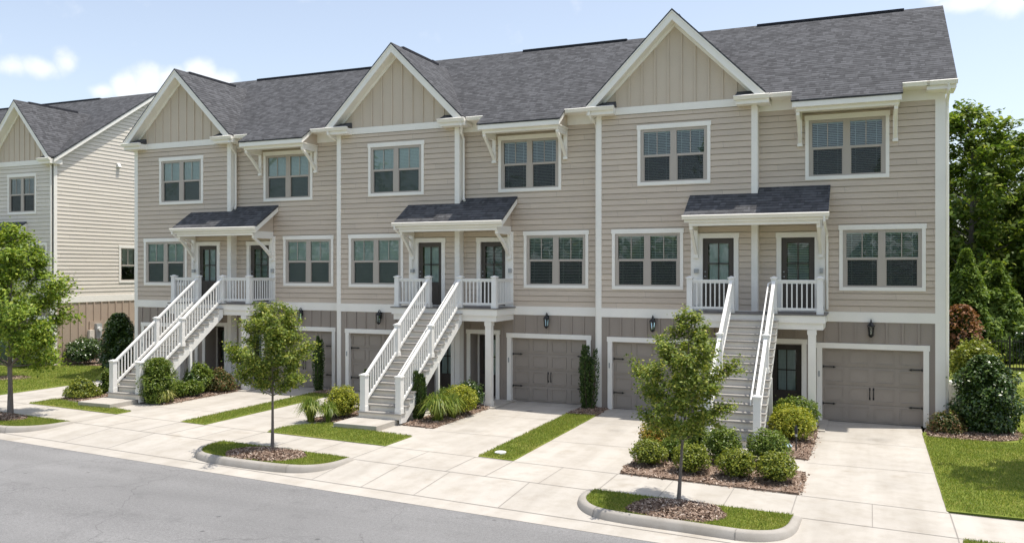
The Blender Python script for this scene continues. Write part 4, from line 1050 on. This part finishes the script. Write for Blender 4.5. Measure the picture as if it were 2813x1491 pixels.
# ================================================================== PLANTS
def leaf_quads(C, size, r, up=.5, outward=None, aspect=.55):
    """diamond leaves at centres C; returns (n,4,3)."""
    n = len(C); C = np.asarray(C)
    N = r.normal(size=(n, 3)); N[:, 2] = np.abs(N[:, 2])*(.6+up)+up
    if outward is not None: N += outward
    N /= np.linalg.norm(N, axis=1)[:, None]
    T = r.normal(size=(n, 3)); T -= (T*N).sum(1)[:, None]*N; T /= np.linalg.norm(T, axis=1)[:, None]
    B = np.cross(N, T); s = size*r.uniform(.65, 1.25, size=(n, 1))
    fold = N*s*.12
    return np.stack([C-T*s*.5, C+B*s*aspect*.5+fold, C+T*s*.5, C-B*s*aspect*.5+fold], 1)
def limb_tubes(mb, limbs):
    for pts, rs in limbs: mb.tube(pts, rs, 6, False)
def make_tree(name, loc, H, clear, prof, tr, label, leaf, mat, nl, seed, cat='tree', group=None, limbs=26, twigs=6, spread=.11, lean=(0, 0), droop=0, trunk_sides=9, up=.55, lv=(.62, 1.22), flat=.75):
    """trunk and limbs as tapered tubes, leaves clustered along the twigs. prof(t) = crown radius at crown height t in 0..1."""
    r = random.Random(seed); nr = np.random.default_rng(seed)
    T = empty(name, loc, label, cat, group)
    m = MB(); top = H*.93; n = 7
    wob = [(r.gauss(0, .012)*H*i/n, r.gauss(0, .012)*H*i/n) for i in range(n+1)]
    tp = [Vector((lean[0]*i/n+wob[i][0]*.5, lean[1]*i/n+wob[i][1]*.5, top*i/n)) for i in range(n+1)]; tp[0].z = -.05
    trs = [tr*(1.25 if i == 0 else 1)*(1-.85*i/n) for i in range(n+1)]
    m.tube(tp, trs, trunk_sides); trunk = m.build('trunk', 'bark', T, smooth=True)
    def tpos(z):
        f = max(0, min(n-.001, z/top*n)); i = int(f); return tp[i].lerp(tp[i+1], f-i)
    L = MB(); tw = []
    for i in range(limbs):
        u = (i+.5)/limbs; t = u**.9
        zt = clear+(H-clear)*t                     # height of the limb's tip
        R = prof(t)*r.uniform(*lv)
        a = i*2.39996+r.uniform(-.4, .4)
        z0 = max(clear*.85, zt-R*r.uniform(.5, 1.0)) if t < .93 else zt-R
        z0 = min(z0, top*.97); b = tpos(z0)
        e = Vector((tp[-1].x*t+R*math.cos(a), tp[-1].y*t+R*math.sin(a), zt-droop*R))
        mid = b.lerp(e, .5)+Vector((0, 0, -.08*R)); pts = [b, b.lerp(mid, .6)+Vector((r.gauss(0, .03)*R, r.gauss(0, .03)*R, 0)), mid, mid.lerp(e, .55)+Vector((r.gauss(0, .04)*R, r.gauss(0, .04)*R, .03*R)), e]
        rad = max(.006, tr*.33*(1-.6*t)); L.tube(pts, [rad, rad*.8, rad*.6, rad*.4, rad*.15], 5, False)
        tw.append((pts[2], pts[3], e, R))
        for k in range(twigs):
            s = r.uniform(.35, 1.0); q = (pts[2].lerp(pts[3], (s-.35)/.3) if s < .65 else pts[3].lerp(e, (s-.65)/.35))
            ln = R*r.uniform(.22, .45); d = Vector((r.gauss(0, 1), r.gauss(0, 1), r.gauss(.25, .6)))+(e-b).normalized()*.9; d.normalize(); f = q+d*ln
            L.tube([q, f], [rad*.35, rad*.1], 4, False); tw.append((q, q.lerp(f, .5), f, ln*1.6))
    L.build('limbs', 'bark', T, smooth=True)
    wts = np.array([x[3] for x in tw]); cnt = np.maximum(4, (wts/wts.sum()*nl)).astype(int); C = []; O = []
    for (a, b, c, R), k in zip(tw, cnt):
        t = nr.uniform(.15, 1.12, size=k); A, Bv, Cv = np.array(a), np.array(b), np.array(c)
        P = np.where(t[:, None] < .5, A+(Bv-A)*(t[:, None]*2), Bv+(Cv-Bv)*((t[:, None]-.5)*2))
        P = P+nr.normal(size=(k, 3))*spread*np.array([1, 1, flat]); C.append(P)
        ax = np.array([T_ for T_ in tp[-1]])*0; o = P-np.array([0, 0, clear+(H-clear)*.4]); o /= np.linalg.norm(o, axis=1)[:, None]+1e-6; O.append(o*.6)
    C = np.concatenate(C); O = np.concatenate(O)
    np_obj('crown', leaf_quads(C, leaf, nr, up, O), 4, mat, T)
    return T
def make_shrub(name, x, y, w, h, label, mat, leaf, nl, seed, cat='shrub', group=None, shape='round', z=.02, core='bush_dark', asp=.55, depth=None):
    """shrub of separate leaves over lumpy mounds on short stems."""
    nr = np.random.default_rng(seed); r = random.Random(seed); T = empty(name, (x, y, z), label, cat, group)
    rx, ry = w/2, (depth or w)/2
    m = MB()
    for k in range(6):
        a = r.uniform(0, 6.28); m.tube([(.05*math.cos(a), .05*math.sin(a), -.03), (rx*.35*math.cos(a), ry*.35*math.sin(a), h*.45), (rx*.6*math.cos(a), ry*.6*math.sin(a), h*.7)], [.014, .01, .004], 5, False)
    m.build('stems', 'stem', T)
    n = nl; D = nr.normal(size=(n, 3)); D /= np.linalg.norm(D, axis=1)[:, None]; D[:, 2] = np.abs(D[:, 2])*np.where(nr.random(n) < .75, 1, -.6)
    lump = 1.25*np.array([mnoise.noise(Vector((d[0]*2.6, d[1]*2.6, d[2]*2.6+seed))) for d in D]); fine = np.array([mnoise.noise(Vector((d[0]*6.5, d[1]*6.5, d[2]*6.5+seed*2))) for d in D])
    rad = (1+.22*lump+.13*fine)*(1-.42*nr.random(n)**2.2)
    # stray shoots above the outline
    st = nr.random(n) < .05; rad = np.where(st, rad*nr.uniform(1.05, 1.22, n), rad)
    hz = h*.56
    if shape == 'round': P = np.stack([D[:, 0]*rx*rad, D[:, 1]*ry*rad, hz*.80+D[:, 2]*(h-hz*.80)*rad], 1)
    elif shape == 'mound': P = np.stack([D[:, 0]*rx*rad, D[:, 1]*ry*rad, .10*h+np.abs(D[:, 2])*h*.86*rad], 1)
    elif shape == 'cone':
        t = nr.random(n)**.75*1.0; a = nr.uniform(0, 6.283, n); rr = (1-t)**.8*(1.05-.6*nr.random(n)**1.3)*(1+.7*np.array([mnoise.noise(Vector((math.cos(q)*1.6, math.sin(q)*1.6, tt*9+seed))) for q, tt in zip(a, t)]))+.05
        P = np.stack([np.cos(a)*rx*rr, np.sin(a)*ry*rr, .04*h+t*h*.96], 1)
    elif shape == 'egg':
        t = nr.random(n); a = nr.uniform(0, 6.283, n); pr = np.sqrt(np.maximum(.02, 1-((t-.38)/.64)**2)); rr = pr*(1.02-.55*nr.random(n)**1.5)*(1+.42*np.array([mnoise.noise(Vector((math.cos(q)*2, math.sin(q)*2, tt*5+seed))) for q, tt in zip(a, t)]))*np.where(nr.random(n) < .06, 1.15, 1)
        P = np.stack([np.cos(a)*rx*rr, np.sin(a)*ry*rr, .03*h+t*h*.97], 1)
    P[:, 2] = np.maximum(P[:, 2], .03)
    O = P-np.array([0, 0, h*.35]); O /= np.linalg.norm(O, axis=1)[:, None]+1e-6
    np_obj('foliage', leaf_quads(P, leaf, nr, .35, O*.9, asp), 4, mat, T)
    # inner, mostly darker leaves that close the heart of the shrub
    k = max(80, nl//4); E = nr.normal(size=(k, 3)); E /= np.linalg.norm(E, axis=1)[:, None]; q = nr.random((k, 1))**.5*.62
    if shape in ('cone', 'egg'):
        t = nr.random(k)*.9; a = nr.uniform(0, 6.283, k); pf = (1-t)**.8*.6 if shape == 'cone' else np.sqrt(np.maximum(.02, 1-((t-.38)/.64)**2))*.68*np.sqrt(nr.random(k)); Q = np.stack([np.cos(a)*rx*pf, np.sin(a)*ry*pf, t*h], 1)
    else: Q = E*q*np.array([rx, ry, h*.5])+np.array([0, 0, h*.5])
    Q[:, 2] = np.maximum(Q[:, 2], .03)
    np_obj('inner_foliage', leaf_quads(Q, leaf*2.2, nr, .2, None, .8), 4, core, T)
    return T
def make_yew(name, x, y, w, h, label, seed, group=None):
    nr = np.random.default_rng(seed); r = random.Random(seed); T = empty(name, (x, y, .02), label, 'shrub', group); m = MB(); V = []
    stems = []
    for k in range(11):
        a = r.uniform(0, 6.28); q = r.uniform(.0, .33)*w; hh = h*r.uniform(.72, 1.0); p0 = Vector((q*.5*math.cos(a), q*.5*math.sin(a), -.03)); p1 = Vector((q*math.cos(a)*1.15, q*math.sin(a)*1.15, hh))
        m.tube([p0, p0.lerp(p1, .5)+Vector((q*.35*math.cos(a), q*.35*math.sin(a), 0)), p1], [.02, .013, .004], 5, False); stems.append((p0, p1, q, a, hh))
    m.build('stems', 'stem', T)
    C = []; DD = []
    for p0, p1, q, a, hh in stems:
        n = 520; t = nr.random(n)**.9
        P = np.array(p0)+(np.array(p1)-np.array(p0))*t[:, None]+np.array([math.cos(a), math.sin(a), 0])*(np.sin(t*np.pi)*q*.35)[:, None]
        ang = nr.uniform(0, 6.283, n); rr = w*.19*(1-.6*t**4)*nr.uniform(.5, 1.1, n); P[:, 0] += np.cos(ang)*rr; P[:, 1] += np.sin(ang)*rr; P[:, 2] = np.maximum(P[:, 2], .04); C.append(P)
        D = np.stack([np.cos(ang)*.5, np.sin(ang)*.5, np.full(n, 1.0)], 1)+nr.normal(size=(n, 3))*.25; DD.append(D/np.linalg.norm(D, axis=1)[:, None])
    C = np.concatenate(C); D = np.concatenate(DD); S = nr.normal(size=C.shape); S -= (S*D).sum(1)[:, None]*D; S /= np.linalg.norm(S, axis=1)[:, None]; l = nr.uniform(.05, .10, (len(C), 1)); wd = .018
    np_obj('foliage', np.stack([C-D*l*.4, C+S*wd, C+D*l*.6, C-S*wd], 1), 4, 'yew', T); return T
def make_clump(name, x, y, w, h, label, mat, nb, seed, cat='grass clump', group=None):
    """arching strap leaves from one crown."""
    r = random.Random(seed); T = empty(name, (x, y, .02), label, cat, group); m = MB()
    for k in range(nb):
        a = r.uniform(0, 6.283); R = w/2*r.uniform(.35, 1.05); hh = h*r.uniform(.65, 1.08)*(1.12-.35*R/(w/2)); b = Vector((r.gauss(0, .035)*w, r.gauss(0, .035)*w, 0)); d = Vector((math.cos(a), math.sin(a), 0)); s = Vector((-d.y, d.x, 0)); wd = r.uniform(.009, .016)
        ps = [b, b+d*R*.28+Vector((0, 0, hh*.72)), b+d*R*.62+Vector((0, 0, hh)), b+d*R+Vector((0, 0, hh*r.uniform(.35, .8)))]; ws = [wd*.8, wd, wd*.8, .001]
        vs = []
        for p, q in zip(ps, ws): vs += [p-s*q, p+s*q]
        m.add(vs, [(0, 1, 3, 2), (2, 3, 5, 4), (4, 5, 7, 6)])
    m.build('leaf_blades', mat, T); return T

# ---- street trees
def pr_elm(t): return max(.10, 1.12*(math.sin(math.pi*min(1, (t+.10)/.92))**.8 if t < .66 else 0.62*(1-t)/.34+.10))
make_tree('young_tree', (-3.27, 15.66, .10), 3.5, 1.25, lambda t: pr_elm(t)*.78, .034, 'young street tree nearest the camera, pointed crown before the right-hand stairs', .068, 'elm', 18000, 5, group='young street trees', limbs=42, twigs=7, spread=.068, lean=(.22, .05), lv=(.7, 1.15))
make_tree('young_tree', (-13.2, 16.5, .10), 3.45, 1.42, lambda t: .80*math.sin(math.pi*min(1, (t*.86+.14)))**.62+.05, .038, 'young street tree with rounded crown in the middle kerb island', .075, 'elm', 16000, 8, group='young street trees', limbs=40, twigs=7, spread=.072, lv=(.68, 1.18))
make_tree('maple_tree', (-23.53, 17.42, .10), 5.6, 1.6, lambda t: 1.32*math.sin(math.pi*min(1, (t*.80+.20)))**.7+.05, .075, 'bright green maple at the left edge in its kerb island', .115, 'maple', 24000, 11, limbs=42, twigs=7, spread=.12, lv=(.65, 1.18))
make_tree('young_tree', (-31.95, 23.6, .05), 4.6, 1.5, lambda t: 1.0*math.sin(math.pi*min(1, (t*.80+.20)))**.7+.05, .05, 'thin tree on the left lawn, mostly hidden behind the maple', .11, 'maple', 5000, 14, limbs=24, spread=.13)

# ---- woods behind the right corner
def pr_wood(t): return 3.4*(math.sin(math.pi*min(1, t*.82+.18))**.6)+.2
wood = [(5.0, 52, 13.4, 0, 3.4), (10.6, 52, 11.6, 1, 3.5), (14.5, 56, 15.0, 0, 4.2), (8.4, 61, 13.0, 1, 4.0), (2.0, 58, 10.5, 1, 3.8), (6.2, 20.9, 8.8, 0, 1.6)]
wl = ['tall airy broadleaf tree rising beside the right roof corner', 'leafy broadleaf tree with yellow-green top right of the tall airy one', 'tall broadleaf tree cut off by the right edge', 'dark broadleaf tree standing behind the two front ones', 'dark broadleaf tree half hidden by the house corner', 'broadleaf tree at the right edge whose shade falls on the front lawn']
for i, ((x, y, h, kd, R), lb) in enumerate(zip(wood, wl)):
    make_tree('broadleaf_tree', (x, y, 0), h, 1.0 if i < 5 else 4.4, lambda t, R=R: R*(math.sin(math.pi*min(1, t*.80+.20))**.6)+.2, .22, lb, .33, 'forest' if i < 3 or i == 5 else 'forest_dark', 27000 if i < 2 else 15000, 40+i, group='trees behind the right corner', limbs=60, twigs=6, spread=.27, trunk_sides=8, flat=.5, lv=(.6, 1.15))
# far undergrowth that closes the foot of the wood
nr = np.random.default_rng(77)
C = np.stack([nr.uniform(0, 26, 22000), nr.uniform(56, 68, 22000), nr.random(22000)*8.5], 1)
C[:, 2] *= .85+.15*np.sin(C[:, 0]*.9)+.1*np.sin(C[:, 0]*2.3)
ug = np_obj('undergrowth', leaf_quads(C, .5, nr, .4), 4, 'forest_dark'); stuff(ug, 'dark undergrowth closing the foot of the wood', 'undergrowth')
make_shrub('conifer_tree', 4.15, 45, 2.7, 5.3, 'pointed conifer behind the iron fence, left and taller of the two', 'conifer', .26, 11000, 61, 'conifer', 'pointed conifers', 'cone', 0, 'forest_dark', .45)
make_shrub('conifer_tree', 5.55, 46, 3.0, 4.7, 'pointed conifer behind the iron fence, right and shorter of the two', 'conifer', .26, 11000, 62, 'conifer', 'pointed conifers', 'cone', 0, 'forest_dark', .45)
make_shrub('broadleaf_shrub', 3.75, 43.2, 1.7, 2.75, 'russet-leaved shrub beside the pointed conifers', 'red', .16, 3500, 63, shape='egg', core='forest_dark')
make_shrub('broadleaf_shrub', 6.6, 42.8, 1.7, 1.9, 'dark round shrub beside the iron fence at the right edge', 'bush_dark', .14, 4000, 64, shape='round')
make_shrub('broadleaf_shrub', 3.35, 33.5, 1.7, 1.9, 'yellow-green shrub behind the big dark bush', 'bush_olive', .11, 4000, 65, shape='round', core='forest_dark')
make_shrub('broadleaf_shrub', 2.84, 25.8, 1.52, 2.02, 'big dark glossy bush at the right corner of the houses', 'bush_dark', .10, 12000, 66, shape='egg')
make_shrub('broadleaf_shrub', 1.87, 25.2, .95, .62, 'small bronze-tipped shrub at the foot of the right corner', 'nandina', .06, 2200, 67, shape='mound')
# air conditioner behind the big bush
ac = empty('air_conditioner', (2.62, 29.8, 0), 'air conditioning unit with pale rim half hidden behind the big bush', 'air conditioner')
MB().lathe((0, 0, 0), [(.36, 0), (.38, .02), (.38, .74), (.36, .76)], 20).build('casing', 'grey', ac)
MB().lathe((0, 0, .76), [(.30, 0), (.41, .0), (.42, .04), (.40, .10), (.30, .11), (.28, .06)], 20).build('rim', 'whiteplastic', ac)
# iron fence
fe = empty('iron_fence', (4.2, 41.3, 0), 'black iron picket fence in front of the woods', 'fence')
m = MB()
for i in range(62): m.box(-.5+i*.11-.011, -.5+i*.11+.011, -.011, .011, .08, 1.42)
m.box(-.6, 6.4, -.018, .018, 1.30, 1.34); m.box(-.6, 6.4, -.018, .018, .16, .20); m.build('pickets', 'black', fe)
for i in range(4):
    MB().box(-.62+i*1.85-.035, -.62+i*1.85+.035, -.035, .035, 0, 1.55).build('fence_post', 'black', fe)

nr = np.random.default_rng(78); n = 16000
X = nr.uniform(-95, 45, n); top = 9+5*np.sin(X*.33)+3*np.sin(X*.83+1)+1.5*np.sin(X*2.1)
C = np.stack([X, nr.uniform(-42, -30, n), nr.random(n)**.7*top], 1)
tl = np_obj('woodland', leaf_quads(C, 1.05, nr, .4), 4, 'forest'); stuff(tl, 'leafy woods across the street, mirrored in the window panes', 'woods')

# ---- planting by the stairs: (name, x, y, width, height, label, material, leaf, count, shape)
SHR = [
 (-4.50, 18.40, .80, .54, 'round clipped shrub at the left end of the front row by the sidewalk', 'bush_olive', 'round'),
 (-3.50, 18.08, .80, .58, 'round clipped shrub second from left in the front row, behind the slim trunk', 'bush_olive', 'round'),
 (-2.55, 17.98, .80, .58, 'round clipped shrub third in the front row, below the stair foot', 'bush_olive', 'round'),
 (-1.75, 17.93, .80, .58, 'round clipped shrub at the right end of the front row by the drive', 'bush_olive', 'round'),
 (-4.62, 19.85, .92, .72, 'orange-tipped yellow shrub behind the front row by the left drive', 'bush_orange', 'round'),
 (-4.05, 19.10, .66, .55, 'loose green shrub beside the orange-tipped one', 'bush_green', 'round'),
 (-3.72, 19.6, .72, .82, 'upright green shrub left of the nearest stair foot', 'bush_green', 'round'),
 (-3.00, 19.1, .78, .82, 'loose green shrub standing at the nearest stair foot', 'bush_green', 'round'),
 (-2.05, 19.25, .92, .78, 'loose green shrub right of the nearest stair foot', 'bush_green', 'round'),
 (-1.86, 23.9, 1.25, .85, 'wide green shrub below the near porch column', 'bush_green', 'round'),
 (-1.83, 22.4, 1.12, .86, 'yellow-green feathery shrub beside the path light', 'bush_yellow', 'round'),
 (-14.2, 20.92, 1.0, .85, 'bright yellow-green shrub left of the middle stair foot', 'bush_yellow', 'round'),
 (-11.25, 22.7, .98, .85, 'golden shrub behind the lily clump by the middle drive', 'bush_yellow', 'round'),
 (-11.8, 22.95, .85, .72, 'green shrub behind the golden one, nearer the middle stairs', 'bush_green', 'round'),
 (-11.5, 23.75, .95, .80, 'dark green shrub before the middle porch column', 'bush_dark', 'round'),
 (-25.25, 21.35, .8, .5, 'low golden shrub just behind the yellow-green one at the far stairs', 'bush_yellow', 'mound'),
 (-24.65, 20.88, 1.2, .60, 'low spreading yellow-green shrub left of the far stair foot', 'bush_olive', 'mound'),
 (-24.45, 21.75, .55, .85, 'upright green shrub against the far left newel post', 'bush_green', 'egg'),
 (-21.45, 21.95, .66, .55, 'low round green shrub nearest the far stair support post', 'bush_green', 'round'),
 (-21.28, 22.45, .68, .55, 'low round green shrub before the bronze shrub at the far stairs', 'bush_green', 'round'),
 (-21.65, 23.1, .95, 1.0, 'tall green shrub behind the low round ones under the far porch', 'bush_green', 'round'),
 (-21.55, 22.7, .6, .75, 'dark green shrub between the far stairs and the low round ones', 'bush_dark', 'round'),
 (-21.35, 23.75, 1.15, .8, 'bronze-leaved shrub at the end of the far mulch bed', 'nandina', 'mound'),
 (-33.3, 28.3, 1.6, 1.1, 'dark rounded shrub against the neighbouring side wall below the meters', 'bush_dark', 'round'),
 (-34.5, 26.5, 1.3, .8, 'low dark shrub at the neighbouring corner behind the maple', 'bush_dark', 'round'),
 (-30.15, 27.4, 1.4, 2.35, 'tall dark evergreen shrub at the left end of the row', 'bush_dark', 'egg'),
]
for i, (x, y, w, h, lb, mt, sh) in enumerate(SHR):
    far = math.hypot(x, y) > 26
    n = int((2900 if not far else 2100)*(w*h/.5)**.8)
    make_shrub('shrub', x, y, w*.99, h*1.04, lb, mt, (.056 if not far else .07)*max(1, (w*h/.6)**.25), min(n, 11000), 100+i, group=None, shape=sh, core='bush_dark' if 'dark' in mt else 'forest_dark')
make_shrub('juniper_shrub', -21.42, 21.02, 1.15, 1.45, 'bushy conical evergreen leaning over the far stair rail', 'bush_green', .075, 6500, 160, 'shrub', None, 'egg', .02, 'forest_dark', .4)
for x, y, w, h, lb in ((-18.2, 25.3, .50, 1.98, 'slim column yew by the far garage'), (-15.0, 23.4, .40, 1.15, 'small column yew left of the middle stairs'), (-12.02, 21.5, .46, 1.42, 'short column yew right of the middle stair rail'), (-8.1, 25.25, .68, 2.0, 'broad column yew between the middle and near garages')):
    make_yew('column_yew', x, y, w, h, lb, int(abs(x)*10), 'column yews')
for x, y, w, h, lb, mt, n in ((-11.35, 21.45, 1.35, .80, 'large arching lily clump right of the middle stair foot', 'lily', 420), (-11.2, 22.05, 1.05, .74, 'arching lily clump tucked beside the golden shrub', 'lily', 280), (-14.65, 20.0, 1.0, .72, 'spiky grass clump at the left tip of the middle bed', 'lily', 280), (-14.2, 20.2, .85, .58, 'small grass clump between the spiky one and the yellow shrub', 'lily', 220), (-21.05, 21.0, .8, .48, 'pale striped grass clump in the far mulch bed', 'variegated', 150)):
    make_clump('grass_clump', x, y, w, h, lb, mt, n, int(abs(x)*7), group='arching grass clumps')

# ---- small things
pl = empty('path_light', (-1.62, 21.1, .03), 'slim black path light in the mulch beside the near drive', 'path light')
MB().tube([(0, 0, -.05), (0, 0, .46)], .018, 8).build('stake', 'black', pl)
MB().lathe((0, 0, .42), [(.022, 0), (.035, .03), (.04, .12), (.03, .17), (.012, .21)], 10).build('lamp_head', 'black', pl)
MB().lathe((0, 0, .36), [(.024, 0), (.028, .02), (.028, .05), (.024, .06)], 10).build('collar', 'grey', pl)
dm = MB().lathe((-1.88, 21.5, .04), [(.15, 0), (.145, .03), (.11, .075), (.06, .10), (.01, .108)], 18).build('dome_cover', 'bluedome', None, smooth=True)
tag(dm, 'pale blue dome cover lying in the mulch beside the path light', 'cover')
uc = MB().lathe((-8.01, 18.27, .02), [(.14, 0), (.14, .035), (.12, .045), (.02, .047)], 16).build('utility_cover', 'whiteplastic', None); tag(uc, 'white utility cover set in the grass strip by the sidewalk', 'cover')
